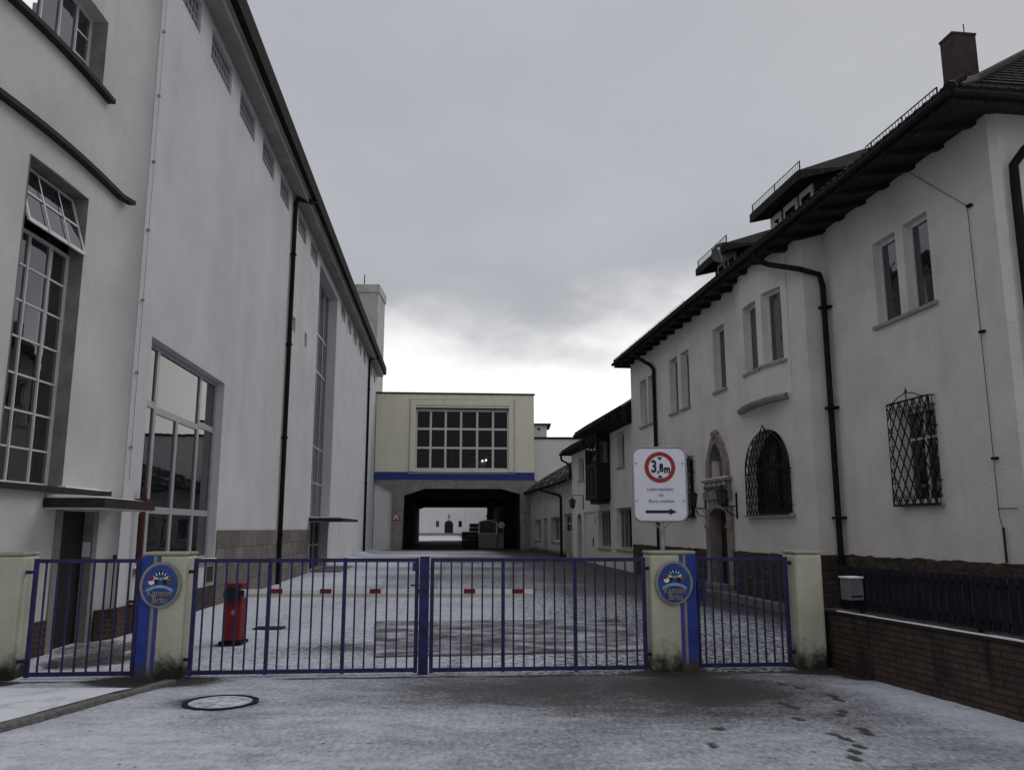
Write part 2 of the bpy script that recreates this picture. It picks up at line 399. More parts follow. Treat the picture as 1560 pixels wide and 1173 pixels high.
snow = .60 + .30*(big - .5) + .35*(mid - .5)
# street in front of the gate: thin driven snow, worn dark in front of the right leaf
fsnow = .455 + .20*(stre - .5) + .24*(mid - .5) + .16*(vn(X + 9, Y*1.3, 4.5, 4) - .5)
fsnow += .20*sm(X, .4, -3.0) - .12*sm(X, -.6, 1.2)*sm(X, 3.4, 2.2)*sm(Y, 7.2, 8.2) + .10*sm(Y, 8.6, 6.4)
fsnow -= (.16 + 1.1*(mid - .45))*np.exp(-((X - 1.7 - .8*(big - .5))/2.0)**2 - ((Y - 9.25 - .9*(stre - .5))/.85)**2) + .12*np.exp(-((X + .6)/1.2)**2 - ((Y - 9.3)/.8)**2)
fsnow += .14*np.exp(-((X + .3)/1.5)**2 - ((Y - 8.0)/.5)**2)
edge = 4.07 + .207*(10.05 - Y) - X                  # distance from the garden wall
fsnow += .30*sm(edge, 1.0, .25)*sm(Y, 10.2, 9.4)
fsnow -= .22*np.exp(-((X + 2.65)/.4)**2 - ((Y - 7.95)/.28)**2)
# court behind the gate
csnow = .74 + .2*(big - .5) + .3*(mid - .5)
Yr = Y
xr = 8.5 - .1221*Y                                  # right house front
dr = xr - X
csnow -= .72*sm(dr, 3.6, 1.2)*sm(Y, 16, 24) + .5*sm(dr, 2.6, .8)
csnow -= .34*sm(X, -.5, 2.2)
csnow -= .22*sm(Y, 19, 27)*sm(X, -6, -2) 
csnow -= .38*np.exp(-((X + 2.2)/.95)**2 - ((Y - 12.1 - .25*np.sin(X*2))/.5)**2)
csnow -= .14*np.exp(-((X + 2.6)/.8)**2 - ((Y - 12.7)/.4)**2)
lines = .5 + .5*np.sin((X*.12 + Y)*1.15)
csnow -= .16*lines*sm(Y, 17, 22)
csnow -= .30*(sm(np.abs(X + 4.16), .45, .3)*sm(np.abs(Y - 14.66), .25, .1))
csnow += .25*sm(X, -4.2, -6)*sm(Y, 40, 20)
csnow -= .55*sm(Y, 57.0, 58.2)*sm(Y, 96.5, 95)*((X > -9.2) & (X < 2))
csnow += .5*sm(Y, 95, 97)
s = front*fsnow + (1 - front)*csnow
# wheel tracks through the gate, across court and street
for off in (-.8, .75):
    xc = -.2 + off + .05*(Y - 10) + .35*np.sin((Y - 6)*.13)
    s = s - .15*np.exp(-((X - xc)/.13)**2)*sm(mid, .25, .55)*(Y < 40)*(1 - .75*front)
    xc = -1.6 + off - .085*(Y - 10) + .2*np.sin(Y*.2)
    s = s - .12*np.exp(-((X - xc)/.12)**2)*sm(mid, .3, .6)*(Y < 45)*(1 - .75*front)
# melt round the foot of the gate pillars, the wall and the barrier
def melt(cx, cy, rx, ry, k=.8):
    global s
    q = np.sqrt(((X - cx)/rx)**2 + ((Y - cy)/ry)**2) + .6*(mid - .5)
    s = s - k*sm(q, 1.0, .45)
melt(-4.1, 9.72, .95, .5); melt(2.0, 10.25, .70, .34); melt(3.75, 10.35, .62, .25); melt(-5.9, 9.55, .5, .3); melt(4.25, 10.0, .5, .35, .6)
melt(-4.2, 12.65, .32, .22, .7); melt(-2.95, 8.56, .52, .46, .5); melt(-5.6, 11.2, .7, .9, .75); melt(-6.2, 12.4, .5, 1.2, .6)
s = s - .45*sm(np.abs(Y - gl + .12), .09, .02)*(X > -5.7)*(X < 3.6)*sm(mid, .42, .6)
foot = np.zeros_like(X)
for fx, fy, a in FOOT:
    ca, sa = math.cos(a), math.sin(a)
    du = (X - fx)*ca + (Y - fy)*sa; dv = -(X - fx)*sa + (Y - fy)*ca
    w = np.where(dv > .02, .05, .04)
    foot = np.maximum(foot, sm((du/w)**2 + (dv/.085)**2, 1.15, .75))
s = s - .72*foot
s = np.clip(s, 0, 1)
cob = sm(X, -.6, .8)*(1 - front)*sm(Y, 40, 24) + .55*(1 - front)*sm(Y, 40, 20)
cob = np.clip(cob, 0, 1)
heap = .16*np.exp(-((X + 5.05 + .0773*Y)/.45)**2)*sm(Y, 36, 48)*sm(Y, 58, 55)*(.4 + mid)
Z = gz(Y) + heap + .018*s*(mid - .2) + .012*(vn(X, Y, 5, 3) - .5)*(s > .3) - .012*foot
Z = np.where((Y < 4) | (np.abs(X) > 13), gz(Y) - .01, Z)
nx, ny = len(xs), len(ys)
verts = np.stack([X.ravel(), Y.ravel(), Z.ravel()], 1)
ii = np.arange(nx*ny).reshape(ny, nx)
faces = np.stack([ii[:-1, :-1].ravel(), ii[:-1, 1:].ravel(), ii[1:, 1:].ravel(), ii[1:, :-1].ravel()], 1)
me = bpy.data.meshes.new('ground')
me.vertices.add(len(verts)); me.vertices.foreach_set('co', verts.ravel())
me.loops.add(faces.size); me.loops.foreach_set('vertex_index', faces.ravel())
me.polygons.add(len(faces)); me.polygons.foreach_set('loop_start', np.arange(0, faces.size, 4)); me.polygons.foreach_set('loop_total', np.full(len(faces), 4))
me.polygons.foreach_set('use_smooth', np.ones(len(faces), bool))
for nm, arr in (('snow', s), ('cobble', cob)):
    at = me.attributes.new(nm, 'FLOAT', 'POINT'); at.data.foreach_set('value', arr.ravel().astype(np.float32))
me.update(); me.validate()
def groundmat():
    m, nt, p = nodes('snowy_ground')
    tc = nt.nodes.new('ShaderNodeTexCoord').outputs['Object']
    at = N(nt, 'ShaderNodeAttribute', attribute_name='snow').outputs['Fac']
    co = N(nt, 'ShaderNodeAttribute', attribute_name='cobble').outputs['Fac']
    f1 = noise(nt, tc, 22, 6, .75, (1, .55, 1)); f2 = noise(nt, tc, 3.2, 6, .7, (.6, 1.3, 1)); f3 = noise(nt, tc, 90, 3, .7)
    v = N(nt, 'ShaderNodeTexVoronoi', i_Scale=8.0, feature='DISTANCE_TO_EDGE'); nt.links.new(tc, v.inputs['Vector'])
    ed = sstep(nt, v.outputs['Distance'], .02, .22)            # 0 in the joint, 1 on a sett
    a = math_(nt, 'ADD', at, math_(nt, 'MULTIPLY', math_(nt, 'SUBTRACT', f1, .5), .95))
    a = math_(nt, 'ADD', a, math_(nt, 'MULTIPLY', math_(nt, 'SUBTRACT', f2, .5), .32))
    a = math_(nt, 'ADD', a, math_(nt, 'MULTIPLY', math_(nt, 'SUBTRACT', f3, .5), .35))
    a = math_(nt, 'SUBTRACT', a, math_(nt, 'MULTIPLY', math_(nt, 'MULTIPLY', math_(nt, 'SUBTRACT', ed, .5), co), .42))
    sn = sstep(nt, a, .12, .90)
    asp = ramp(nt, noise(nt, tc, 60, 4, .7), [(.3, (.022, .021, .021)), (.7, (.05, .047, .045))])
    sc = ramp(nt, f2, [(.3, (.48, .495, .56)), (.7, (.60, .615, .68))])
    c = mix(nt, sn, asp, sc)
    lv = N(nt, 'ShaderNodeTexVoronoi', i_Scale=5.0); lv.inputs['Randomness'].default_value = 1; nt.links.new(tc, lv.inputs['Vector'])
    lg = nt.nodes.new('ShaderNodeRGBToBW'); nt.links.new(lv.outputs['Color'], lg.inputs[0])
    leaf = math_(nt, 'MULTIPLY', sstep(nt, math_(nt, 'ADD', lv.outputs['Distance'], math_(nt, 'MULTIPLY', f1, .12)), .17, .12), sstep(nt, lg.outputs[0], .52, .56))
    c = mix(nt, math_(nt, 'MULTIPLY', leaf, .8), c, (.035, .03, .026)); nt.links.new(c, p.inputs['Base Color'])
    r = mix(nt, sn, (.55, .55, .55), (.9, .9, .9)); nt.links.new(r, p.inputs['Roughness'])
    p.inputs['Specular IOR Level'].default_value = .25
    h = math_(nt, 'ADD', math_(nt, 'MULTIPLY', sn, .6), math_(nt, 'MULTIPLY', math_(nt, 'MULTIPLY', ed, co), .8))
    h = math_(nt, 'ADD', h, math_(nt, 'MULTIPLY', f3, .25))
    bump(nt, h, .6, .02, p); return m
MT['ground'] = groundmat(); me.materials.append(MT['ground'])
go = bpy.data.objects.new('ground', me); C.objects.link(go); go['kind'] = 'structure'

def snowsheet(name, base, edge=.55, sc=3.0):
    m, nt, p = nodes(name)
    tc = nt.nodes.new('ShaderNodeTexCoord').outputs['Object']
    a = math_(nt, 'ADD', noise(nt, tc, sc, 8, .7, (.8, 1.1, 1)), math_(nt, 'MULTIPLY', math_(nt, 'SUBTRACT', noise(nt, tc, 45, 5, .75), .5), .45))
    c = mix(nt, sstep(nt, a, edge - .28, edge + .16), base, (.66, .67, .72))
    nt.links.new(c, p.inputs['Base Color']); p.inputs['Roughness'].default_value = .85; p.inputs['Specular IOR Level'].default_value = .2
    bump(nt, a, .4, .02, p); return m
MT['pave'] = snowsheet('snowy_pavement', (.08, .075, .075), .37)
MT['lidsnow'] = snowsheet('snow_on_cast_lid', (.03, .03, .03), .50, 9.0)
MT['weigh'] = snowsheet('snow_on_steel_plate', (.055, .054, .056), .64, 1.6)
# raised pavement and kerb at the left
def kx(y): return -4.30 + (y - 7.37)*.253
mb = MB(); n = 40
for j in range(n):
    y0, y1 = -2 + 11.35*j/n, -2 + 11.35*(j + 1)/n
    for i in range(14):
        a0, a1 = i/14, (i + 1)/14
        q = []
        for (a, y) in ((a0, y0), (a1, y0), (a1, y1), (a0, y1)):
            x = (kx(y) - .13)*a + (-13)*(1 - a)
            q.append((x, y, .06 - .085*max(0, (y - 8.9)/.45)**2 + .008*float(vn(np.array(x), np.array(y), 2.2, 3))))
        mb.add(q, [(0, 1, 2, 3)])
o = mb.build('pavement', 'pave', smooth=True); o['kind'] = 'structure'
mb = MB(); y = -2.0
while y < 9.55:
    y1 = min(y + .98, 9.6); j = random.uniform(-.006, .006)
    mb.prism([(kx(y) - .13, y), (kx(y) + j, y), (kx(y1) + j, y1 - .012), (kx(y1) - .13, y1 - .012)], 'z', -.06, .064 + j - .06*max(0, (y - 8.6)/1.0))
    y += .98
o = mb.build('kerb', 'kerb', bevel=.015); o['kind'] = 'structure'
mb = MB(); mb.add([(-12.9, -1.9, .0), (kx(-1.9) - .13, -1.9, 0), (kx(9.6) - .13, 9.6, 0), (-12.9, 9.6, 0)], [(0, 1, 2, 3)])

# ------------------------------------------------------------------ left: brewery hall
hall = thing('brewery_hall', 'tall white factory hall with glass block windows under dark eaves, left of the court', 'building', FL, (0, 13.4, 0))
PL = Pl('L')
BL = [(14.0, 15.5), (16.3, 17.95), (18.77, 20.37), (21.28, 22.82), (23.73, 25.18), (26.75, 28.4), (29.4, 31.1), (38.3, 39.9), (40.9, 42.5), (43.5, 45.1), (46.1, 47.7), (48.7, 50.2), (53.2, 54.7), (55.6, 57.0)]
holes = [(14.14, 18.92, 1.03, 5.04, .2)] + [(a, b, 11.74, 12.42, .07) for a, b in BL]
holes += [(31.7, 37.0, 2.12, 12.2, .42), (31.9, 36.7, -.05, 1.98, .42), (26.65, 27.1, 8.2, 8.7, .12), (28.95, 29.4, 8.2, 8.7, .12)]
mb = MB(); wall(mb, PL, 13.4, 58.6, -.1, 12.6, holes)
mb.add([(0, 58.6, -.1), (0, 58.6, 12.6), (-24, 58.6, 12.6), (-24, 58.6, -.1)], [(0, 1, 2, 3)])
mb.add([(0, 13.4, -.1), (0, 13.4, 12.6), (-24, 13.4, 12.6), (-24, 13.4, -.1)], [(0, 1, 2, 3)])
mb.add([(-24, 13.4, -.1), (-24, 13.4, 12.6), (-24, 58.6, 12.6), (-24, 58.6, -.1)], [(0, 1, 2, 3)])
mb.build('wall', 'hall', hall)
w = window(hall, PL, 14.14, 18.92, 1.03, 5.04, .2,
   cols=[(15.04, 1.1, 4.97), (17.70, 1.1, 4.97), (16.32, 1.1, 3.84)], rows=[(3.93, 14.21, 15.0), (3.86, 15.1, 17.64), (3.93, 17.76, 18.85), (2.04, 14.21, 18.85)], fw=.09, bw=.125, gm='shopglass', fm='alu', sill=.05)
sm_ = MB(); PL.box(sm_, 14.1, 18.96, 1.035, 1.06, -.05, .15); sm_.build('snow', 'snow', w)
for a, b in BL:
    m = MB(); PL.box(m, a, b, 11.74, 12.42, .06, .10); m.build('glass_block_window', 'block', hall)
for a in (26.65, 28.95):
    m = MB(); PL.box(m, a, a + .45, 8.2, 8.7, .1, .14); m.build('vent', 'black', hall)
window(hall, PL, 31.7, 37.0, 2.12, 12.2, .42, cols=[33.0, 34.35, 35.7], rows=[3.6, 5.1, 8.3, 9.9], fw=.1, bw=.09, gm='glass', fm='alu')
m = MB(); PL.box(m, 31.9, 36.7, -.05, 1.98, .40, .45); d = m.build('door', 'dark_door', hall)
m = MB(); [PL.box(m, u, u + .1, .0, 1.96, .34, .399) for u in (32.0, 33.5, 35.0, 36.5)]; PL.box(m, 32.1, 36.5, 1.0, 1.08, .35, .399); m.build('frame', 'alu', d)
m = MB(); m.box(0, 1.25, 31.45, 37.0, 2.0, 2.11); cp = m.build('canopy', 'rust', hall)
m = MB(); m.box(.02, 1.2, 31.5, 36.9, 2.112, 2.15); m.build('snow', 'snow', cp)
m = MB(); PL.box(m, 19.0, 31.55, -.1, 1.67, -.035, -.001); m.build('plinth', 'ashlar', hall)
m = MB(); PL.box(m, 13.45, 18.98, -.1, .47, -.035, -.001); m.build('brick_plinth', 'brick', hall)
m = MB(); m.prism([(0, 12.6), (.40, 12.56), (.40, 12.74), (.47, 12.74), (.47, 12.92), (.44, 13.22), (.0, 13.3), (-12, 15.5), (-24, 13.3), (-24, 12.6)], 'y', 13.2, 59.0)
m.build('soffit', 'soffit', hall)
m = MB(); m.prism([(.38, 13.33), (.42, 13.37), (-12, 15.62), (-24.2, 13.37), (-24.2, 13.32), (-12, 15.51), (.36, 13.24)], 'y', 13.15, 59.05); rf = m.build('roof', 'pipe', hall)
m = MB(); m.prism([(.405, 12.75), (.62, 12.78), (.62, 13.28), (.38, 13.32), (.38, 13.23), (.475, 13.2), (.475, 12.93)], 'y', 13.1, 59.1); m.build('gutter', 'pipe', rf)
def hpipe(u, z0=.05):
    m = MB(); m.tube([(.56, u + 1.1, 12.85), (.50, u + .9, 12.7), (.12, u + .12, 12.48), (.09, u, 12.3), (.09, u, z0)], .075, 10)
    for z in (1.5, 4.5, 7.5, 10.5): m.box(.0, .18, u - .09, u + .09, z, z + .05)
    m.build('downpipe', 'pipe', hall, smooth=False)
hpipe(25.75); hpipe(51.9, .3)
m = MB(); m.tube([(.03, 13.5, 12.5), (.03, 13.52, 2.5)], .005, 5)
for k in range(8): m.box(0, .05, 13.49, 13.53, 3 + k*1.25, 3.04 + k*1.25)
m.build('lightning_cable', 'steel', hall)

# red pipe on the hall corner, box under the big window, step, lift tower on the roof
m = MB(); m.tube([(.12, 14.0, .02), (.12, 14.0, 2.38)], .042, 10); m.box(.0, .2, 13.93, 14.07, 2.15, 2.2); m.box(0, .2, 13.93, 14.07, .5, .54)
o = m.build('drain_pipe', 'red_pipe', frame=FL, at=(.12, 14.0, 0)); tag(o, 'oxide red standing pipe at the hall corner, right of the dark canopy', 'pipe')
m = MB(); m.box(-.01, .03, 18.25, 18.85, .52, .93); vv = m.build('vent_frame', 'sill', hall)
m = MB(); m.box(.031, .036, 18.3, 18.8, .56, .89); m.build('vent', 'black', vv)
m = MB(); m.box(.02, 1.2, 31.9, 36.3, 0, .13); o = m.build('doorstep', 'kerb', frame=FL, at=(.6, 34, 0), bevel=.02); tag(o, 'dark stone doorstep under the small canopy of the white hall', 'step')
t = thing('lift_tower', 'stained grey concrete tower block standing behind the far end of the white hall', 'tower', F0, (-12.2, 65, 0))
m = MB(); m.box(-13.7, -10.80, 64, 67.5, 0, 20.5); m.build('shaft', 'tower', t)
m = MB(); m.box(-13.8, -10.70, 63.9, 67.6, 20.501, 21.15); m.build('parapet', 'tower', t)
m = MB(); m.tube([(-12.05, 64.6, 21.15), (-12.05, 64.6, 22.2)], .04, 6); m.build('antenna', 'iron', t)

# ------------------------------------------------------------------ left: curved annex
ann = thing('office_annex', 'white annex with curved front and tall barred window, at the left edge', 'building', FL, (0, 10.0, 0))
def acurve(u):
    base = -.24 - .30*(max(0, 12.8 - u)/3.6)**2.4
    if u > 12.6:
        t = min(1, (u - 12.6)/.78); return -.24 + .23*(1 - math.sqrt(max(0, 1 - t**2.2)))
    return base
PA = Pl('L', 0, acurve)
cuts = [4 + .3*i for i in range(31)] + [13.1, 13.2, 13.28, 13.34, 13.37]
mb = MB(); wall(mb, PA, 4.0, 13.38, -.1, 13.0, [(10.28, 11.80, 2.28, 6.62, .22), (9.2, 11.9, 8.48, 9.62, .26), (11.75, 13.0, -.1, 1.96, .2)], cuts)
pp = [PA.p(u, 0) for u in [4 + .3*i for i in range(31)] + [13.38]]
mb.add([(p[0], p[1], 13.0) for p in pp] + [(-14, 13.38, 13.0), (-14, 4, 13.0)], [tuple(range(len(pp) + 2))])
mb.add([(pp[0][0], 4, -.1), (pp[0][0], 4, 13), (-14, 4, 13), (-14, 4, -.1)], [(0, 1, 2, 3)])
mb.add([(-14, 13.38, -.1), (-14, 13.38, 13), (-14, 4, 13), (-14, 4, -.1)], [(0, 1, 2, 3)])
mb.build('wall', 'annex', ann)
window(ann, PA, 10.28, 11.80, 2.28, 5.70, .22, cols=[10.79, 11.30], rows=[2.77, 3.26, 3.74, 4.23, 4.72, 5.21], fw=.045, bw=.026)
for (a_, b_, c_, d_) in ((11.792, 11.799, 2.29, 6.61), (10.281, 10.288, 2.29, 6.61)):
    m = MB(); PA.box(m, a_, b_, c_, d_, -.012, .215); m.build('reveal', 'reveal', ann)
m = MB(); PA.box(m, 10.29, 11.79, 6.60, 6.612, -.012, .215); m.build('lintel', 'reveal', ann)
m = MB(); PA.box(m, 11.888, 11.898, 8.50, 9.6, -.012, .24); m.build('reveal', 'reveal', ann)
m = MB(); PA.box(m, 10.28, 11.80, 5.70, 6.62, .28, .33); w2 = m.build('window', 'glass', ann)
m = MB()
def sash(mb, u0, u1, z0, z1, th):   # top-hung sash, open outwards at the bottom
    def q(u, z): return PA.p(u, z, .20 - (6.58 - z)*.30)
    for a, b in ((u0, u0 + .045), (u1 - .045, u1)): mb.add([q(a, z0), q(b, z0), q(b, z1), q(a, z1)] + [(x - th, y, z) for x, y, z in (q(a, z0), q(b, z0), q(b, z1), q(a, z1))], [(0,1,2,3),(7,6,5,4),(0,4,5,1),(1,5,6,2),(2,6,7,3),(3,7,4,0)])
    for c, d in ((z0, z0 + .06), (z1 - .05, z1), ((z0 + z1)/2 - .015, (z0 + z1)/2 + .015)): mb.add([q(u0, c), q(u1, c), q(u1, d), q(u0, d)] + [(x - th, y, z) for x, y, z in (q(u0, c), q(u1, c), q(u1, d), q(u0, d))], [(0,1,2,3),(7,6,5,4),(0,4,5,1),(1,5,6,2),(2,6,7,3),(3,7,4,0)])
    for u in (10.79, 11.30): mb.add([q(u - .015, z0), q(u + .015, z0), q(u + .015, z1), q(u - .015, z1)], [(0, 1, 2, 3)])
sash(m, 10.31, 11.77, 5.70, 6.58, .03); fr = m.build('open_sash', 'frame', w2)
m = MB()
def q2(u, z): return PA.p(u, z, .215 - (6.58 - z)*.30)
m.add([q2(10.33, 5.73), q2(11.75, 5.73), q2(11.75, 6.56), q2(10.33, 6.56)], [(0, 1, 2, 3)]); m.build('open_sash_pane', 'glass', w2)
window(ann, PA, 9.2, 11.9, 8.48, 9.62, .26, cols=[9.65, 10.1, 10.55, 11.0, 11.45], rows=[8.86, 9.24], fw=.045, bw=.026)
PLG = Pl('L', 0, lambda u: -.24 - .30*(max(0, 12.8 - u)/3.6)**2.4 + (.16*max(0, (u - 12.9)/.3) if u > 12.9 else 0))
def ribbon(mb, u0, u1, z0, z1, d0, d1, n=30):
    for i in range(n):
        a, b = u0 + (u1 - u0)*i/n, u0 + (u1 - u0)*(i + 1)/n
        PLG.box(mb, a, b, z0, z1, d0, d1)
for (u1, z) in ((13.05, 7.06), (12.15, 8.39), (13.05, 2.24)):
    m = MB(); ribbon(m, 4.2, u1, z - .035, z + .035, -.12, .0); lg = m.build('ledge', 'rust', ann)
    if z < 3:
        m = MB(); ribbon(m, 11.7, u1 - .02, z + .036, z + .06, -.11, .0); m.build('snow', 'snow', lg)
m = MB(); ribbon(m, 6.0, 11.7, -.05, .47, -.03, -.001); m.build('brick_plinth', 'brick', ann)
m = MB(); ribbon(m, 13.04, 13.36, -.05, .47, -.03, -.001, 6); m.build('brick_plinth', 'brick', ann)
m = MB(); PA.box(m, 11.75, 13.0, -.05, 1.96, .14, .19); dd = m.build('door', 'dark_door', ann)
for a_, b_ in ((11.72, 11.9), (12.9, 13.02)):
    m = MB(); PA.box(m, a_, b_, 0, 1.98, -.02, .139); m.build('door_jamb', 'concrete', ann)
m = MB(); PA.box(m, 12.885, 12.899, 1.28, 1.5, .01, .12); m.build('notice', 'sign_white', ann)
m = MB(); m.box(-.32, .55, 11.35, 13.3, 1.99, 2.12); cp = m.build('canopy', 'rust', ann)
m = MB(); m.prism([(-.25, 2.122), (.5, 2.122), (.2, 2.16), (-.25, 2.17)], 'y', 11.4, 13.2); m.build('snow', 'snow', cp)
m = MB(); m.box(-.31, .53, 11.37, 13.28, 1.97, 1.988); m.build('soffit', 'frame', cp)
m = MB(); m.tube([(.02, 13.2, .35), (.02, 13.22, 1.25)], .012, 6); m.tube([(.02, 13.22, 1.22), (.02, 13.22, 1.3)], .03, 6); m.build('ground_wire', 'rust', ann)
m = MB(); m.prism([(-5.75, 10.6), (-5.62, 10.6), (-5.3, 13.0), (-5.44, 13.0)], 'z', -.02, .10)
o = m.build('kerb_stone', 'kerb', frame=F0, at=(-5.5, 11.8, 0), bevel=.02); tag(o, 'low stone edging behind the left side gate, along the annex door', 'edging')

# ------------------------------------------------------------------ bridge building over the driveway
br = thing('bridge_building', 'cream building with a blue band bridging the driveway at the end of the court', 'building', FB, (5.6, 0, 0))
PB = Pl('B')
mb = MB(); wall(mb, PB, .05, 11.35, 5.66, 11.25, [(2.85, 9.55, 5.84, 10.15, .22)])
mb.add([(.05, 0, 11.25), (11.35, 0, 11.25), (11.35, 37, 11.25), (.05, 37, 11.25)], [(0, 1, 2, 3)])
mb.add([(11.35, 0, 4.5), (11.35, 37, 4.5), (11.35, 37, 11.25), (11.35, 0, 11.25)], [(0, 1, 2, 3)])
mb.add([(.05, 0, 4.5), (.05, 37, 4.5), (.05, 37, 11.25), (.05, 0, 11.25)], [(0, 1, 2, 3)])
mb.add([(.05, 37, 5), (11.35, 37, 5), (11.35, 37, 11.25), (.05, 37, 11.25)], [(0, 1, 2, 3)])
mb.build('wall', 'cream', br)
m = MB(); m.box(-.0, 11.42, -.08, .2, 11.251, 11.36); m.build('parapet_cap', 'pipe', br)
m = MB(); m.box(.02, 11.38, -.03, .2, 5.12, 5.66); m.build('blue_band', 'band', br)
mb = MB()
mb.prism([(.1, 5.119), (.1, 4.95), (1.3, 4.30), (1.33, 0), (2.05, 0), (2.15, 4.02), (3.6, 4.50), (9.0, 4.50), (10.35, 4.14), (10.4, 0), (11.55, 0), (11.55, 5.119)], 'y', .0, .7)
mb.build('portal_frame', 'concrete', br)
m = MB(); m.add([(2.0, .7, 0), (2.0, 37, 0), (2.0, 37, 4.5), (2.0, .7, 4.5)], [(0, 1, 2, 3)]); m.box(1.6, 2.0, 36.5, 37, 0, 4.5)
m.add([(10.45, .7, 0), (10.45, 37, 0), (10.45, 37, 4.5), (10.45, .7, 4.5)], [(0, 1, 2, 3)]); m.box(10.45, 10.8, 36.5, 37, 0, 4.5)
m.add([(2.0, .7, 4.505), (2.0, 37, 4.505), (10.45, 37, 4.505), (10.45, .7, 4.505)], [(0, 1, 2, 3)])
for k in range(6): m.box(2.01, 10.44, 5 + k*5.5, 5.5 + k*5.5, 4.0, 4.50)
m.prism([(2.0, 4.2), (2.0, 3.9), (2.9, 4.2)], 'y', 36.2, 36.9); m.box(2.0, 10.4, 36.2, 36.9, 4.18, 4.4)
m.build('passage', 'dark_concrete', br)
w = window(br, PB, 2.85, 9.55, 5.84, 10.15, .22, cols=[3.93, 5.0, 6.1, 7.26, 8.4], rows=[7.40, 8.76], fw=.13, bw=.15, fm='frame', gm='clear', back=.02)
m = MB()
PB.box(m, 2.5, 2.84, 5.70, 10.45, -.07, -.002); PB.box(m, 9.56, 9.8, 5.70, 10.45, -.07, -.002); PB.box(m, 2.5, 9.8, 10.452, 10.75, -.07, -.002)
m.build('surround', 'cream', w)
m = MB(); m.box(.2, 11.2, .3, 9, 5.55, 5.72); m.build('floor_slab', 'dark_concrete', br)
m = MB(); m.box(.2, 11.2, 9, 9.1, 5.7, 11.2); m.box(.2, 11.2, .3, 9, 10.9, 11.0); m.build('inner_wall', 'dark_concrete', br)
m = MB()
for z in (6.9, 7.15): m.box(2.0, 10.2, 2.0, 2.5, z, z + .09)
for x in (3.0, 4.3, 5.4, 6.6, 7.9, 9.1): m.box(x, x + .1, 2.0, 2.1, 5.73, 7.24)
m.tube([(3.2, 2.2, 6.5), (4.4, 2.2, 6.5), (4.4, 2.2, 7.4)], .06, 8); m.box(6.7, 8.0, 2.1, 3.2, 5.73, 6.6)
m.build('conveyor', 'steel', br)
for x in (7.72, 7.98): m = MB(); m.tube([(x, 1.8, 6.62 + (x - 7.7)*.2), (x, 1.85, 6.62 + (x - 7.7)*.2)], .075, 12); m.build('lit_lamp', 'lamp', br)
m = MB(); m.box(2.86, 9.54, -.05, .16, 10.16, 10.26); m.build('head_rail', 'pipe', w)
m = MB(); m.tube([(2.42, -.2, 5.55), (2.42, -.2, 10.85), (9.92, -.2, 10.85), (9.92, -.2, 5.55), (2.42, -.2, 5.55)], .03, 6)
for x in (2.42, 4.9, 7.3, 9.92): m.tube([(x, -.2, 10.85), (x, 0, 10.85)], .03, 6); 
for x in (2.42, 9.92): m.tube([(x, -.2, 8.2), (x, 0, 8.2)], .03, 6); m.tube([(x, -.2, 5.8), (x, 0, 5.8)], .03, 6)
m.build('tube_frame', 'alu', br)
m = MB(); m.box(.04, 1.315, .25, .6, -.05, 4.9); m.build('side_infill', 'white', br)
t = thing('warning_sign', 'red edged triangular warning sign on the left concrete pier of the passage', 'sign', FB, (1.62, -.02, 2.3))
m = MB(); m.prism([(1.28, 2.28), (1.96, 2.28), (1.62, 2.87)], 'y', -.025, -.002); m.build('plate', 'sign_red', t)
m = MB(); m.prism([(1.40, 2.345), (1.84, 2.345), (1.62, 2.73)], 'y', -.03, -.0255); m.build('field', 'sign_white', t)
m = MB(); m.prism([(1.53, 2.36), (1.72, 2.36), (1.66, 2.48), (1.60, 2.54), (1.58, 2.46)], 'y', -.034, -.0305); m.build('symbol', 'sign_black', t)
t = thing('notice_board', 'pale notice board with rows of text on the right concrete pier of the passage', 'notice', FB, (10.85, -.02, 2.1))
m = MB(); m.box(10.60, 11.10, -.03, -.002, 2.08, 2.88); m.build('board', 'panel', t)
m = MB(); [m.box(10.66, 11.04, -.034, -.0305, z, z + .1) for z in (2.2, 2.4, 2.6)]; m.build('text_lines', 'sill', t)

# in the passage: machine, crate stacks; far hall behind
t = thing('packing_machine', 'grey packing machine with glazed hood standing in the passage mouth', 'machine', F0, (-1.75, 62, .25))
m = MB(); m.box(-2.5, -1.10, 62, 63.6, .28, 1.32); m.build('base_panel', 'panel', t, bevel=.04)
m = MB(); m.box(-2.53, -1.07, 61.98, 63.62, 1.321, 1.38); m.build('rail', 'steel', t)
m = MB(); m.prism([(-2.42, 1.381), (-1.18, 1.381), (-1.22, 2.15), (-1.5, 2.26), (-2.1, 2.28), (-2.4, 2.2)], 'y', 62.08, 63.5); m.build('glazed_hood', 'frost', t)
m = MB()
for x in (-2.5, -1.2): m.box(x, x + .1, 62.0, 62.079, 1.382, 2.2)
m.tube([(-2.45, 62.05, 2.2), (-2.1, 62.05, 2.3), (-1.5, 62.05, 2.28), (-1.15, 62.05, 2.17)], .04, 6); m.build('hood_frame', 'steel', t)
m = MB(); m.box(-1.05, -.62, 62.1, 63.4, .28, 1.3); m.box(-1.05, -.62, 62.08, 63.42, 1.31, 1.38); m.box(-.68, -.62, 62.1, 62.2, 1.38, 1.9); m.build('side_cabinet', 'panel', t)
m = MB(); m.tube([(-.78, 62.1, 1.98), (-.78, 62.5, 1.98)], .24, 14); m.tube([(-1.05, 62.3, 1.95), (-.85, 62.3, 1.97)], .16, 10); m.build('hopper', 'steel', t)
m = MB(); m.box(-2.85, -2.51, 62.1, 63.2, .3, .36); [m.box(x, x + .05, 62.1, 62.15, .28, 1.95) for x in (-2.85, -2.68)]; m.box(-2.85, -2.51, 62.1, 62.16, 1.3, 1.36); m.build('side_rail', 'iron', t)
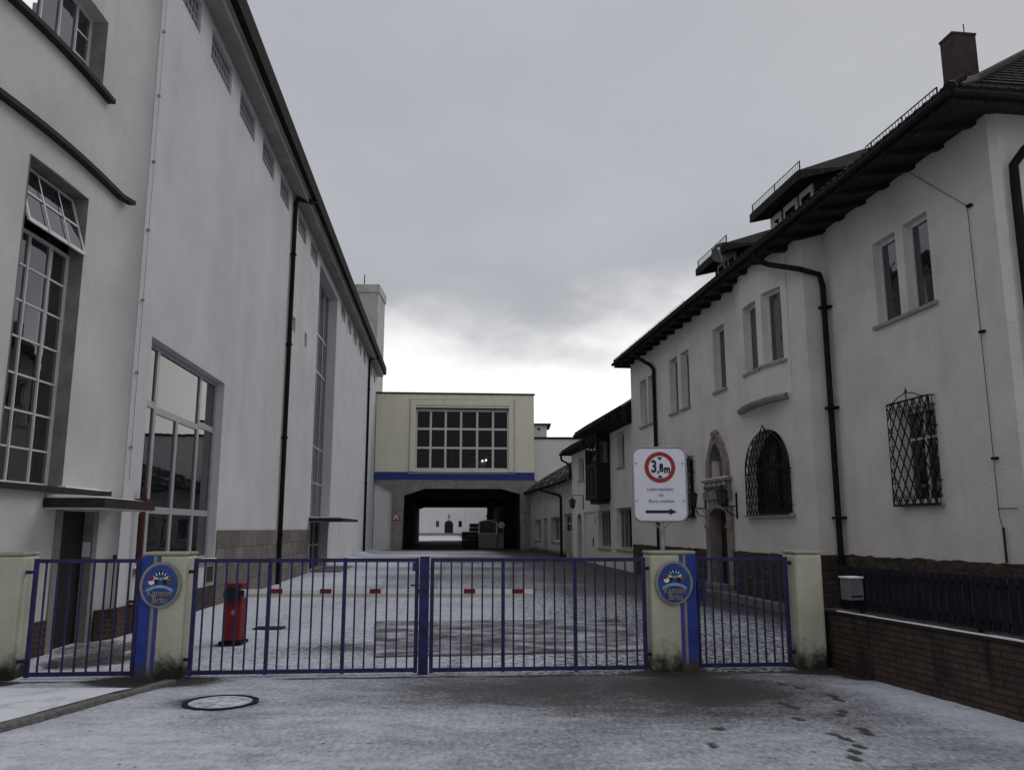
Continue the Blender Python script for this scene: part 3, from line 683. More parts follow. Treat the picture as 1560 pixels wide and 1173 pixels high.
def stack(x0, x1, y, z1, label):
    t = thing('crate_stack', label, 'crates', F0, ((x0 + x1)/2, y + .5, .25), 'crate stacks in the passage')
    z = .26; dz = .31
    while z + dz <= z1 + .01:
        m = MB(); m.box(x0 + random.uniform(0, .03), x1 - random.uniform(0, .03), y, y + 1.1, z, z + dz - .02); m.build('crate', 'black', t); z += dz
stack(-3.9, -3.30, 64.5, 1.55, 'low stack of black crates, leftmost in the passage')
stack(-3.28, -2.6, 63.8, 2.2, 'black crate stack beside the grey machine, taller than its left neighbour')
stack(-2.05, -1.45, 67, 4.0, 'tall dark crate stack rising behind the grey machine hood')
fh = thing('rear_hall', 'white building with an arched dark door, seen far away through the passage', 'building', F0, (-7, 112, .8))
mb = MB(); wall(mb, Pl('B', 112), -20, 6, .5, 10, [(-9.08, -7.92, .5, 2.25, .3), (-10.25, -9.8, 1.95, 2.75, .2), (-7.2, -6.75, 1.95, 2.75, .2), (-3.5, -2.8, 3.25, 3.5, .2), (-3.5, -2.8, 2.7, 2.95, .2)])
mb.box(-20, 6, 112.4, 124, .5, 9.9); mb.build('wall', 'white', fh)
m = MB(); m.box(-9.08, -7.92, 112.25, 112.35, .5, 2.25); m.prism([(-8.5 + .58*math.cos(a), 2.25 + .58*math.sin(a)) for a in [math.pi*i/12 for i in range(13)]], 'y', 111.97, 111.995); m.build('door', 'black', fh)
for x in (-10.25, -7.2): m = MB(); m.box(x, x + .45, 112.18, 112.24, 1.95, 2.75); m.build('window', 'glass', fh)
for z in (2.7, 3.25): m = MB(); m.box(-3.5, -2.8, 112.18, 112.24, z, z + .25); m.build('window', 'glass', fh)
m = MB(); m.prism([(-8.62, 3.05), (-8.38, 3.05), (-8.4, 3.5), (-8.5, 3.75), (-8.6, 3.5)], 'y', 111.9, 111.998); m.build('niche_figure', 'concrete', fh)
m = MB(); m.box(-20, 6, 111.95, 111.999, .4, 1.15); m.build('plinth', 'concrete', fh)

# building behind, right of the bridge
wh = thing('rear_warehouse', 'plain grey-white block with dark roof edge rising right behind the bridge building', 'building', F0, (5, 66, 0))
m = MB(); m.box(1.0, 14, 62.5, 75, 0, 8.45); m.build('wall', 'white', wh)
m = MB(); m.box(.9, 14.1, 62.4, 75.1, 8.451, 8.6); m.build('roof_edge', 'pipe', wh)
m = MB(); m.box(.2, 2.72, 64, 67, 8.601, 9.72); hb = m.build('roof_hut', 'white', wh)
m = MB(); m.box(.1, 3.05, 63.7, 67.2, 9.721, 9.82); m.build('roof_slab', 'red_pipe', hb)
m = MB(); m.box(2.0, 2.2, 63.98, 63.999, 9.3, 9.5); m.build('vent', 'black', hb)

# ------------------------------------------------------------------ right: shed annex and low house
PR = Pl('R')
sh = thing('lean_to_shed', 'low grey shed with snowy slate roof, between the passage and the oriel house', 'shed', FR, (0, 50, .2))
mb = MB(); wall(mb, PR, 44.05, 60, -.1, 4.55, [(54.7, 57.3, .98, 2.32, .3), (52.1, 53.5, .5, 2.36, .3), (47.6, 50.75, .98, 2.38, .3), (44.2, 46.3, .1, 2.5, .12)])
mb.add([(0, 60, -.1), (0, 60, 4.4), (4, 60, 4.4), (4, 60, -.1)], [(0, 1, 2, 3)]); mb.build('wall', 'shed', sh)
m = MB(); P = [(-.4, 61.6, 4.25), (.5, 56, 5.15), (1.0, 48.7, 5.65), (1.3, 44.0, 5.95), (-.4, 44.0, 4.25)]
m.add(P + [(x, y, z - .14) for x, y, z in P] + [(4, 61.6, 4.25), (4, 44, 4.25)], [(0, 1, 2, 3, 4), (5, 6, 7, 8, 9), (0, 4, 9, 5), (3, 4, 9, 8), (0, 1, 10), (1, 2, 10), (2, 3, 11, 10)])
rf = m.build('roof', 'snowtiles', sh)
m = MB(); m.tube([(-.45, 44.0, 4.2), (-.45, 61.6, 4.2)], .07, 8); m.build('gutter', 'pipe', rf)
m = MB(); m.tube([(-.45, 52.2, 4.2), (-.4, 51.9, 4.05), (-.1, 47.3, 3.58), (-.08, 46.9, 3.4), (-.08, 46.85, .2)], .07, 8); m.build('downpipe', 'pipe', sh)
window(sh, PR, 54.7, 57.3, .98, 2.32, .28, cols=[56], sill=.05); window(sh, PR, 52.1, 53.5, .5, 2.36, .28, sill=.05); window(sh, PR, 47.6, 50.75, .98, 2.38, .28, cols=[49.2], sill=.05)
m = MB(); PR.box(m, 44.2, 46.3, .1, 2.5, .10, .14); d = m.build('door', 'old_door', sh)
for u in (44.45, 45.35):
    for z in (1.6, 2.02): m = MB(); PR.box(m, u, u + .6, z, z + .34, .09, .099); m.build('pane', 'glass', d)
m = MB(); PR.box(m, 45.22, 45.26, .12, 2.48, .088, .099); m.build('door_seam', 'wood', d)

lh = thing('oriel_house', 'two-storey white house with dark wooden oriel, beyond the grey villa', 'house', FR, (0, 38, .15))
holes = [(40.85, 42.1, 4.1, 5.2, .25), (33.05, 34.15, 4.18, 5.6, .25), (35.6, 37.95, .88, 2.5, .25), (32.2, 34.55, .9, 2.53, .25), (38.4, 41.0, .1, 2.48, .1), (41.65, 42.7, .1, 2.3, .25)]
mb = MB(); wall(mb, PR, 31.82, 44.0, -.1, 5.8, holes)
mb.add([(0, 44, -.1), (0, 44, 5.7), (8, 44, 5.7), (8, 44, -.1)], [(0, 1, 2, 3)]); mb.build('wall', 'villa', lh)
window(lh, PR, 40.85, 42.1, 4.1, 5.2, .2, cols=[41.5], sill=.08); window(lh, PR, 33.05, 34.15, 4.18, 5.6, .2, cols=[33.6], sill=.08)
window(lh, PR, 35.6, 37.95, .88, 2.5, .22, cols=[36.2, 36.8, 37.4], fw=.1, bw=.08, sill=.06, fm='sill'); window(lh, PR, 32.2, 34.55, .9, 2.53, .22, cols=[32.8, 33.4, 34.0], fw=.1, bw=.08, sill=.06, fm='sill')
m = MB(); PR.box(m, 38.4, 41.0, .1, 2.48, .06, .12); d = m.build('wide_door', 'white_door', lh)
m = MB(); PR.box(m, 39.2, 39.25, .9, 1.3, .02, .059); PR.box(m, 38.6, 38.66, 1.9, 2.3, .03, .059); m.build('handle', 'iron', d)
m = MB(); PR.box(m, 41.65, 42.7, .1, 2.3, .2, .25); PR.box(m, 41.8, 42.55, 2.3, 2.42, -.001, .02); m.build('door', 'door', lh)
m = MB(); m.box(-.001, .03, 41.62, 41.66, .1, 2.3)
ori = MB(); ori.prism([(0, 35.45), (-.55, 35.5), (-.55, 37.75), (0, 37.85)], 'z', 2.95, 5.85)
ori.prism([(0, 35.6), (-.45, 35.7), (-.45, 37.5), (0, 37.6)], 'z', 2.78, 2.949)
oo = ori.build('oriel', 'wood', lh)
m = MB()
for u in (35.75, 36.45, 37.15): m.box(-.565, -.551, u, u + .5, 4.55, 5.45)
m.build('oriel_pane', 'glass', oo)
m = MB(); m.box(-.46, -.12, 35.455, 35.478, 4.5, 5.4); m.build('oriel_side_pane', 'glass', oo)
m = MB()
for u in (35.5, 36.3, 37.0, 37.72): m.box(-.585, -.551, u, u + .08, 2.97, 5.8)
for z in (2.97, 4.35, 5.6): m.box(-.60, -.5505, 35.5, 37.8, z, z + .12)
m.build('oriel_frame', 'wood', oo)
m = MB(); m.prism([(-.95, 5.86), (-.95, 6.0), (4, 9.2), (8, 6.2), (8, 6.0), (.2, 5.72)], 'y', 31.85, 38.3)
m.prism([(-.5, 5.55), (-.5, 5.70), (4, 8.8), (8, 6.2), (8, 6.0), (.2, 5.55)], 'y', 38.31, 44.4)
rf = m.build('roof', 'tiles', lh)
m = MB(); k = 31.95
while k < 44.3:
    x_, z_ = (-.97, 6.02) if k < 38.2 else (-.52, 5.73)
    m.tube([(x_, k, z_), (x_ + .6, k, z_ + .39)], .055, 6); k += .24
m.build('eave_tiles', 'tiles', rf)
m = MB(); m.tube([(-.98, 31.9, 5.93), (-.98, 38.3, 5.93)], .07, 8); m.tube([(-.55, 38.3, 5.62), (-.55, 44.4, 5.62)], .07, 8); m.tube([(-.55, 44.2, 5.6), (-.5, 44.2, 5.3), (-.12, 43.9, 5.05), (-.1, 43.9, 4.3)], .06, 8); m.build('gutter', 'pipe', rf)
m = MB(); m.prism([(-.75, 6.15), (-.35, 6.42), (-.35, 6.45), (-.75, 6.19)], 'y', 36.3, 37.4); m.build('snow', 'snow', rf)

# ------------------------------------------------------------------ right: villa
vi = thing('villa', 'long grey roughcast villa with dormers and iron window grilles along the right of the court', 'house', FR, (0, 20, 0))
PN = Pl('R', .5)
UC, HW = 19.75, 1.5
def bay(u): return -.03 - .25*max(0, 1 - ((u - UC)/HW)**2)
PBY = Pl('R', 0, bay)
far_h = [(UC - HW, UC + HW, 4.72, 8.3, 0), (22.1, 22.98, 5.49, 7.27, .28), (25.05, 25.83, 5.42, 7.2, .28), (26.15, 26.98, 5.42, 7.2, .28), (28.62, 29.5, 5.42, 7.12, .28), (29.75, 30.55, 5.42, 7.12, .28),
 (18.6, 20.95, 2.05, 4.05, .3), (25.0, 25.95, 2.08, 3.8, .28), (22.32, 23.62, -.05, 2.25, .32), (22.42, 23.4, 3.12, 3.98, .3)]
mb = MB(); wall(mb, PR, 17.46, 31.82, -.1, 8.3, far_h)
cx, rx, zs, rz = 19.775, 1.175, 3.05, 1.0          # arched window spandrels
arc = [(cx + rx*math.cos(a), zs + rz*math.sin(a)) for a in [math.pi*i/20 for i in range(21)]]
for half, ue in ((arc[:11], 20.95), (arc[10:], 18.6)):
    for (a, b) in zip(half, half[1:]):
        mb.add([PR.p(a[0], a[1]), PR.p(b[0], b[1]), PR.p(b[0], 4.05), PR.p(a[0], 4.05)], [(0, 1, 2, 3)])
        mb.add([PR.p(a[0], a[1]), PR.p(b[0], b[1]), PR.p(b[0], b[1], .3), PR.p(a[0], a[1], .3)], [(0, 1, 2, 3)])
wall(mb, PN, 12.15, 17.46, -.1, 8.4, [(14.78, 15.55, 5.58, 7.22, .24), (13.8, 14.55, 5.58, 7.24, .24), (14.05, 15.12, 2.15, 3.85, .3)])
mb.add([(0, 17.46, -.1), (.5, 17.46, -.1), (.5, 17.46, 8.4), (0, 17.46, 8.3)], [(0, 1, 2, 3)])
mb.add([(.5, 12.15, -.1), (.6, 12.05, -.1), (.6, 12.05, 8.4), (.5, 12.15, 8.4)], [(0, 1, 2, 3)])
mb.add([(.6, 12.05, -.1), (13.5, 12.05, -.1), (13.5, 12.05, 8.4), (.6, 12.05, 8.4)], [(0, 1, 2, 3)])
mb.add([(0, 31.82, -.1), (13.5, 31.82, -.1), (13.5, 31.82, 8.3), (0, 31.82, 8.3)], [(0, 1, 2, 3)])
mb.add([(13.5, 12.05, -.1), (13.5, 31.82, -.1), (13.5, 31.82, 8.4), (13.5, 12.05, 8.4)], [(0, 1, 2, 3)])
bc = [UC - HW + 2*HW*i/24 for i in range(25)]
bh = [(19.4, 20.2, 5.48, 7.15, .24), (18.42, 19.15, 5.5, 7.22, .24)]
wall(mb, PBY, UC - HW, UC + HW, 4.72, 8.3, bh, bc)
for a, b in zip(bc, bc[1:]):
    mb.add([PBY.p(a, 4.72), PBY.p(b, 4.72), (0, b, 4.5), (0, a, 4.5)], [(0, 1, 2, 3)])
for u in (UC - HW, UC + HW): mb.add([(0, u, 4.5), (bay(u), u, 4.72), (bay(u), u, 8.3), (0, u, 8.3)], [(0, 1, 2, 3)])
mb.build('wall', 'villa', vi)
m = MB()
for a, b in zip(bc[1:-1], bc[2:]):
    m.add([PBY.p(a, 4.60, -.0), PBY.p(b, 4.60, -.0), PBY.p(b, 4.65, -.05), PBY.p(a, 4.65, -.05), PBY.p(a, 4.70, -.065), PBY.p(b, 4.70, -.065), PBY.p(b, 4.74, .0), PBY.p(a, 4.74, .0), PBY.p(a, 4.58, .1), PBY.p(b, 4.58, .1)],
          [(0, 1, 2, 3), (3, 2, 5, 4), (4, 5, 6, 7), (8, 9, 1, 0)])
m.build('bay_moulding', 'sill', vi)
W = dict(fw=.075, bw=.04, gm='villa_glass')
for (u0, u1, z0, z1) in ((22.1, 22.98, 5.49, 7.27), (25.05, 25.83, 5.42, 7.2), (26.15, 26.98, 5.42, 7.2), (28.62, 29.5, 5.42, 7.12), (29.75, 30.55, 5.42, 7.12)):
    window(vi, PR, u0, u1, z0, z1, .2, sill=.07, **W)
for (u0, u1, z0, z1) in ((14.78, 15.55, 5.58, 7.22), (13.8, 14.55, 5.58, 7.24)):
    w = window(vi, PN, u0, u1, z0, z1, .17, sill=.11, **W)
    m = MB(); n = 8
    for i in range(n): PN.box(m, u0 + .09, u0 + .09 + (u1 - u0)*.42, z0 + .09, z0 + (.75 if u0 > 14.6 else .5), .164, .1685)
    m.build('blind', 'curtain', w)
for (u0, u1, z0, z1) in ((19.4, 20.2, 5.48, 7.15), (18.42, 19.15, 5.5, 7.22)): window(vi, PBY, u0, u1, z0, z1, .19, sill=.10, **W)
window(vi, PN, 14.05, 15.12, 2.15, 3.85, .16, cols=[14.58], rows=[3.3], sill=.05, **W)
window(vi, PR, 25.0, 25.95, 2.08, 3.8, .25, cols=[25.5], sill=.05, fm='wood', **{k: v for k, v in W.items()})
m = MB(); PR.box(m, 18.6, 20.95, 2.05, 4.05, .28, .32); aw = m.build('window', 'darkglass', vi)
m = MB()
for u in (18.6, 19.72, 20.85): PR.box(m, u, u + .1, 2.06, 4.0, .22, .279)
for z in (2.06, 3.1): PR.box(m, 18.7, 20.85, z, z + .12, .225, .279)
m.build('frame', 'wood', aw)
m = MB(); PR.box(m, 18.45, 21.05, 1.97, 2.04, -.12, .28); m.build('sill', 'sill', aw)
# wrought iron grilles
def clip(fn, a, b, n=70):
    runs = []; cur = None
    for i in range(n + 1):
        t = i/n; q = (a[0] + (b[0] - a[0])*t, a[1] + (b[1] - a[1])*t)
        if fn(*q): cur = [q, q] if cur is None else [cur[0], q]
        elif cur: runs.append(cur); cur = None
    if cur: runs.append(cur)
    return [r for r in runs if r[0] != r[1]]
def grille(pl, u0, u1, z0, z1, d, inside, outline, step, slope, circles=0, wd=0, crown=True):
    m = MB()
    k = u0 - (z1 - z0)/slope - step
    while k < u1 + (z1 - z0)/slope + step:
        for sg in (1, -1):
            for a, b in clip(inside, (k, z0), (k + sg*(z1 - z0)/slope, z1)): pl.bar(m, a, b, .0115, d)
        k += step
    ol = outline + [outline[0]]
    m.tube([pl.p(u, z, d) for u, z in ol], .016, 6)
    g = m.build('window_grille', 'iron', vi)
    zf = [z0 + .22*(z1 - z0), z0 + .72*(z1 - z0)] if len(outline) < 6 else [z0 + .2, z0 + 1.0]
    for z in zf:
        for u, e in ((u0, -.015), (u1, .015)):
            b = MB(); b.tube([pl.p(u, z, d), pl.p(u + e, z, d), pl.p(u + e, z, wd)], .012, 5); b.build('wall_hook', 'iron', g)
    for u in (u0, u1):
        b = MB(); zt = z1 if len(outline) < 6 else z0 + 1.0; n = 6
        b.tube([pl.p(u, z0, wd - .01), pl.p(u, z0, d)], .012, 5); b.tube([pl.p(u, zt, wd - .01), pl.p(u, zt, d)], .012, 5)
        for i in range(n): b.tube([pl.p(u, z0 + (zt - z0)*(i + .5)/n, d), pl.p(u, z0 + (zt - z0)*(i + .5)/n, wd - .01)], .008, 5)
        b.tube([pl.p(u, z0, d/2), pl.p(u, zt, d/2)], .008, 5); b.build('side_bars', 'iron', g)
    if circles:
        r = (u1 - u0)/circles/2*.92
        for zc in (z1 - r - .01, z0 + r + .01):
            c = MB()
            for i in range(circles):
                uc = u0 + (u1 - u0)*(i + .5)/circles
                c.tube([pl.p(uc + r*math.cos(a), zc + r*math.sin(a), d - .012) for a in [2*math.pi*j/14 for j in range(15)]], .008, 5)
            c.build('rings', 'iron', g)
    if crown:
        c = MB(); um = (u0 + u1)/2
        for sg in (-1, 1):
            c.tube([pl.p(um + sg*q*(u1 - u0)/2, z1 + h, d) for q, h in ((.85, 0), (.6, .03), (.35, .1), (.1, .12), (.02, .17))], .010, 5)
        c.tube([pl.p(um, z1, d), pl.p(um, z1 + .22, d)], .012, 5)
        c.build('crest', 'iron', g)
rect = lambda a, b, c, d: [(a, c), (b, c), (b, d), (a, d)]
grille(PN, 14.03, 15.30, 2.11, 3.98, -.12, lambda u, z: 14.03 <= u <= 15.30 and 2.11 <= z <= 3.98, rect(14.03, 15.30, 2.11, 3.98), .215, 1.75, circles=6, wd=0)
grille(PR, 24.85, 26.05, 2.05, 3.85, -.12, lambda u, z: 24.85 <= u <= 26.05 and 2.05 <= z <= 3.85, rect(24.85, 26.05, 2.05, 3.85), .20, 1.8, circles=5, wd=0)
gu0, gu1 = 18.54, 20.84; gm_ = (gu0 + gu1)/2; gw = (gu1 - gu0)/2
def gtop(u):
    t = min(1, abs(u - gm_)/gw); return 3.05 + .93*math.sqrt(max(0, 1 - t**2.1)) + .16*math.exp(-(t/.10)**1.5)
ao = [(gu0, 2.03)] + [(gm_ + gw*math.sin(a), gtop(gm_ + gw*math.sin(a))) for a in [-math.pi/2 + math.pi*i/26 for i in range(27)]] + [(gu1, 2.03)]
grille(PR, gu0, gu1, 2.03, 4.15, -.12, lambda u, z: gu0 <= u <= gu1 and 2.03 <= z <= gtop(u), ao, .185, 2.0, wd=0, crown=False)
# plinth of rubble stone
def plinth(pl, u0, u1, z1, th=.05):
    m = MB(); n = int((u1 - u0)/.16); top = [z1 + random.uniform(-.022, .022) for _ in range(n + 1)]
    zz = [-.1, .2, .5, .8, None]
    def q(i, j):
        u = u0 + (u1 - u0)*i/n; z = top[i] if zz[j] is None else zz[j]
        return pl.p(u, z, -th - random.uniform(0, .02))
    G = [[q(i, j) for j in range(5)] for i in range(n + 1)]
    for i in range(n):
        for j in range(4): m.add([G[i][j], G[i + 1][j], G[i + 1][j + 1], G[i][j + 1]], [(0, 1, 2, 3)])
        a, b = u0 + (u1 - u0)*i/n, u0 + (u1 - u0)*(i + 1)/n
        m.add([G[i][4], G[i + 1][4], pl.p(b, top[i + 1] + .01, .0), pl.p(a, top[i] + .01, .0)], [(0, 1, 2, 3)])
    return m
m = plinth(PN, 12.08, 17.40, 1.17); m.add([(.43, 12.08, -.1), (1.6, 11.99, -.1), (1.6, 11.99, 1.18), (.43, 12.08, 1.18)], [(0, 1, 2, 3)]); m.build('plinth', 'rubble', vi)
for a, b in ((17.45, 22.05), (23.92, 31.85)):
    m = plinth(PR, a, b, 1.12)
    if a < 18: m.add([(-.06, 17.41, -.1), (.45, 17.41, -.1), (.45, 17.41, 1.17), (-.06, 17.41, 1.17)], [(0, 1, 2, 3)])
    m.build('plinth', 'rubble', vi)
# portal
po = MB(); um = 22.95
for a, b in ((22.02, 22.33), (23.61, 23.9)):
    PR.box(po, a, b, -.05, 2.27, -.09, -.001)
    PR.box(po, a - .03, b + .03, 1.72, 1.82, -.12, -.0905)
for i in range(8):
    a0, a1 = math.pi*i/8, math.pi*(i + 1)/8
    P0, P1 = [(um + .645*math.cos(a), 2.02 + .25*math.sin(a)) for a in (a0, a1)]
    vs = [PR.p(P0[0], P0[1], -.09), PR.p(P1[0], P1[1], -.09), PR.p(P1[0], 2.5, -.09), PR.p(P0[0], 2.5, -.09), PR.p(P0[0], P0[1], .25), PR.p(P1[0], P1[1], .25)]
    po.add(vs, [(0, 1, 2, 3), (0, 1, 5, 4)])
PR.box(po, 22.02, 23.9, 2.5, 2.72, -.14, -.001)
PR.box(po, 22.08, 23.85, 2.721, 2.98, -.10, -.001)
for u in (22.25, 22.6, 22.95, 23.3, 23.6): po.tube([PR.p(u - .12, 2.84, -.12), PR.p(u, 2.9, -.15), PR.p(u + .12, 2.84, -.12)], .06, 6)
PR.box(po, 22.0, 23.92, 2.981, 3.06, -.16, -.001)
def narch(s, n=14):
    out = []
    for i in range(n + 1):
        t = -1 + 2*i/n; out.append((22.93 + .78*s*t, 3.5 + (.78*s)*(1.05 - abs(t)**1.8*1.05)))
    return out
o1 = [(22.15, 3.06)] + narch(1) + [(23.71, 3.06)]; o2 = [(22.41, 3.06)] + narch(.66) + [(23.45, 3.06)]
for i in range(len(o1) - 1):
    a, b, c, d = o1[i], o1[i + 1], o2[i + 1], o2[i]
    po.add([PR.p(*a, -.10), PR.p(*b, -.10), PR.p(*c, -.10), PR.p(*d, -.10), PR.p(*a, -.001), PR.p(*b, -.001), PR.p(*c, .22), PR.p(*d, .22)], [(0, 1, 2, 3), (0, 1, 5, 4), (3, 2, 6, 7)])
po.tube([PR.p(22.93, 4.2, -.06), PR.p(22.93, 4.32, -.06), PR.p(22.93, 4.42, -.06)], [.12, .16, .03], 8)
por = po.build('portal', 'stone', vi)
m = MB(); PR.box(m, 22.0, 23.92, 3.062, 3.085, -.16, -.102); m.build('snow', 'snow', por)
m = MB(); PR.box(m, 22.3, 23.64, -.05, 2.26, .26, .3); d = m.build('door', 'door', vi)
m = MB(); [PR.box(m, u, u + .03, .1, 2.0, .245, .259) for u in (22.6, 22.93, 23.26)]; m.tube([PR.p(23.45, 1.02, .2), PR.p(23.45, 1.02, .26)], .03, 8); m.build('handle', 'iron', d)
for a_ in (22.33, 23.595): m = MB(); PR.box(m, a_, a_ + .015, 0, 2.1, -.05, .255); m.build('jamb_lining', 'stone', por)
m = MB(); PR.box(m, 22.4, 23.46, 3.07, 4.1, .2, .24); nw = m.build('window', 'villa_glass', vi)
m = MB(); [PR.box(m, u, u + .05, 3.07, 4.0, .17, .199) for u in (22.62, 22.9, 23.2)]; PR.box(m, 22.42, 23.44, 3.55, 3.6, .172, .199)
for u in (22.77, 23.07): m.tube([PR.p(u + .13*math.cos(a), 3.72 + .16*math.sin(a), .185) for a in [math.pi*i/8 for i in range(9)]], .02, 5)
m.build('frame', 'stone', nw)
# roof
RX0, RX1, RU0, RU1, EZ, PT = -.55, 14.1, 11.5, 32.25, 8.18, .70
hb = (RX1 - RX0)/2; zr = EZ + hb*PT; xm = (RX0 + RX1)/2
m = MB()
top = [(RX0, RU0, EZ), (RX1, RU0, EZ), (RX1, RU1, EZ), (RX0, RU1, EZ), (xm, 13.55 + .7*(xm - 1.5), zr), (xm, RU1 - hb, zr)]
lo = [(RX0, RU0, EZ - .2), (RX1, RU0, EZ - .2), (RX1, RU1, EZ - .2), (RX0, RU1, EZ - .2)]
inn = [(.75, 12.3, EZ + .06), (13, 12.3, EZ + .06), (13, 31.6, EZ + .06), (.75, 31.6, EZ + .06)]

m.add(top + lo + inn + [(1.5, 13.55, EZ + (1.5 - RX0)*PT), (RX1 - 2.05, 13.55, EZ + (1.5 - RX0)*PT)], [(0, 3, 5, 4, 14), (2, 1, 15, 4, 5), (3, 2, 5), (0, 1, 7, 6), (1, 2, 8, 7), (2, 3, 9, 8), (3, 0, 6, 9)])
rf = m.build('roof', 'tiles', vi)
m = MB(); m.add(lo + inn, [(0, 1, 5, 4), (1, 2, 6, 5), (2, 3, 7, 6), (3, 0, 4, 7)]); m.build('soffit', 'wood', rf)
K0, K1 = (1.5, 13.55, EZ + (1.5 - RX0)*PT), (RX1 - 2.05, 13.55, EZ + (1.5 - RX0)*PT)
m = MB()
for A_, B_, C_, D_, nr in ((top[0], top[1], K1, K0, 9), (K0, K1, top[4], top[4], 24)):
    A_, B_, C_, D_ = map(Vector, (A_, B_, C_, D_))
    for i in range(nr):                              # stepped rows of tiles on the hip over the street
        t0, t1 = i/nr, (i + 1)/nr; up = Vector((0, 0, .012)); dn = Vector((0, -.02, .035))
        m.add([A_.lerp(D_, t0) + dn, B_.lerp(C_, t0) + dn, B_.lerp(C_, t1) + up, A_.lerp(D_, t1) + up, A_.lerp(D_, t0), B_.lerp(C_, t0)], [(0, 1, 2, 3), (0, 1, 5, 4)])
m.build('hip_tiles', 'roofside', rf)
m = MB(); k = RU0
while k < RU1 - .1:                                   # rounded tile noses along the eaves
    m.tube([(RX0 - .05, k + .11, EZ + .02), (RX0 + .35, k + .11, EZ + .30)], .05, 6); k += .22
for i in range(28): m.tube([(RX0 + .25 + i*.22, RU0 - .05, EZ + .02), (RX0 + .25 + i*.22, RU0 + .3, EZ + .26)], .05, 6)
m.build('eave_tiles', 'tiles', rf)
m = MB(); m.tube([(RX0 + t, RU0 + t, EZ + t*PT + .03) for t in np.linspace(0, .3, 2)], .10, 8); m.tube([Vector(top[0]) + Vector((0, 0, .03)), Vector((1.5, 13.55, EZ + (1.5 - RX0)*PT + .05)), Vector(top[4]) + Vector((0, 0, .05))], .09, 8); m.tube([(xm, 13.55 + .7*(xm - 1.5), zr + .03), (xm, RU1 - hb, zr + .03)], .1, 8); m.build('ridge_tiles', 'tiles', rf)
m = MB(); m.tube([(RX0 - .06, RU0 - .05, EZ - .08), (RX0 - .06, RU1, EZ - .08)], .06, 8); m.tube([(RX0, RU0 - .06, EZ - .08), (RX1, RU0 - .06, EZ - .08)], .06, 8); m.build('gutter', 'pipe', rf)
m = MB(); m.prism([(-.5, EZ - .28), (-.5, EZ - .20), (.02, EZ + .02), (.6, EZ + .15), (.6, EZ - .02), (.02, EZ - .20)], 'y', 12.35, 12.5)
r0 = m.build('rafter', 'wood', rf)
for i in range(1, 24):
    c = part_copy(r0, 0, i*.82)
    c.parent = rf
def guard(u0, u1, x, z, h=.24, name='snow_guard'):
    m = MB()
    for q in (.03, h): m.tube([(x, u0, z + q), (x, u1, z + q)], .012, 5)
    n = int((u1 - u0)/.09)
    for i in range(n + 1):
        u = u0 + (u1 - u0)*i/n; m.tube([(x, u, z), (x, u, z + h)], .016 if i % 10 == 0 else .006, 4)
    return m.build(name, 'iron', rf)
guard(11.95, 14.0, RX0 + .12, EZ + .06)
m = MB(); m.tube([(RX0 + .3, 20, EZ + .75), (RX0 + .3, 32, EZ + .75)], .008, 4)
m = MB(); m.tube([(RX0 - .02, 23.6, EZ + .14), (RX0 - .02, 32.2, EZ + .14)], .008, 4)
for i in range(8): m.tube([(RX0 - .02, 23.7 + i*1.2, EZ), (RX0 - .02, 23.7 + i*1.2, EZ + .14)], .008, 4)
m.build('lightning_cable', 'iron', rf)
def rz_(x): return EZ + (x - RX0)*PT
def dormer(ul, uh, ur, zl, wins, dx):
    """ul near end of the lip, uh far end, ur where the near slope dies into the roof"""
    x0 = -.36; zt = zl + .2; s = .25; xb = (zt - x0*s - EZ + RX0*PT)/(PT - s); zb = zt + (xb - x0)*s
    m = MB()
    top = [(x0, ul, zt), (x0, uh, zt), (xb, uh, zb), (xb, ul, zb), (xb*.35, ur, rz_(xb*.35)), (x0 + .15, ur + .1, rz_(x0 + .15))]
    lo = [(x0, ul, zl), (x0, uh, zl), (xb, uh, zb - .2), (xb, ul, zb - .2)]
    m.add(top + lo, [(0, 1, 2, 3), (0, 3, 4, 5), (0, 1, 7, 6), (1, 2, 8, 7), (6, 7, 8, 9), (0, 5, 6)])
    d = m.build('dormer', 'tiles', vi)
    f = MB(); f.box(.1, 1.9, ul + .15, uh - .35, rz_(.1) - .2, zl + .1); f.build('dormer_wall', 'wood', d)
    f = MB(); f.add([(.1, ul + .15, zl + .05), (.1, ur + .3, rz_(.1) - .02), (.1, ul + .15, rz_(.1) - .1)], [(0, 1, 2)]); f.build('side_cheek', 'tiles', d)
    for (a, b) in wins:
        w = MB(); w.box(.05, .09, a, b, 8.5, 9.07); w.build('window', 'frame', d)
        g = MB(); g.box(.044, .0495, a + .1, b - .1, 8.62, 8.93); g.build('window_pane', 'villa_glass', d)
    m = MB()
    n = int((uh - ul)/.085)
    for q in (.03, .22): m.tube([(x0 + .08, ul + .1, zt + .03 + q), (x0 + .08, uh - .02, zt + .03 + q)], .010, 5)
    for i in range(n + 1):
        u = ul + .1 + (uh - ul - .12)*i/n; m.tube([(x0 + .08, u, zt), (x0 + .08, u, zt + .26)], .016 if i in (0, n, n//2) else .005, 4)
    m.build('snow_guard', 'iron', d)
    sn = MB(); sn.add([(x0 - .004, ul + .05, zt + .012), (x0 - .004, uh - .05, zt + .012), (x0 + .35, uh - .05, zt + .12), (x0 + .35, ul + .05, zt + .12)], [(0, 1, 2, 3)]); sn.build('snow', 'snow', d)
dormer(16.65, 19.25, 14.5, 9.05, [(16.88, 17.5), (17.62, 18.3), (18.45, 19.0)], 0)
dormer(20.85, 23.15, 18.75, 8.92, [(21.2, 21.75), (21.95, 22.5)], 0)
m = MB(); m.box(2.6, 3.13, 15.45, 15.85, 9.4, 11.9); ch = m.build('chimney', 'chimney', rf)
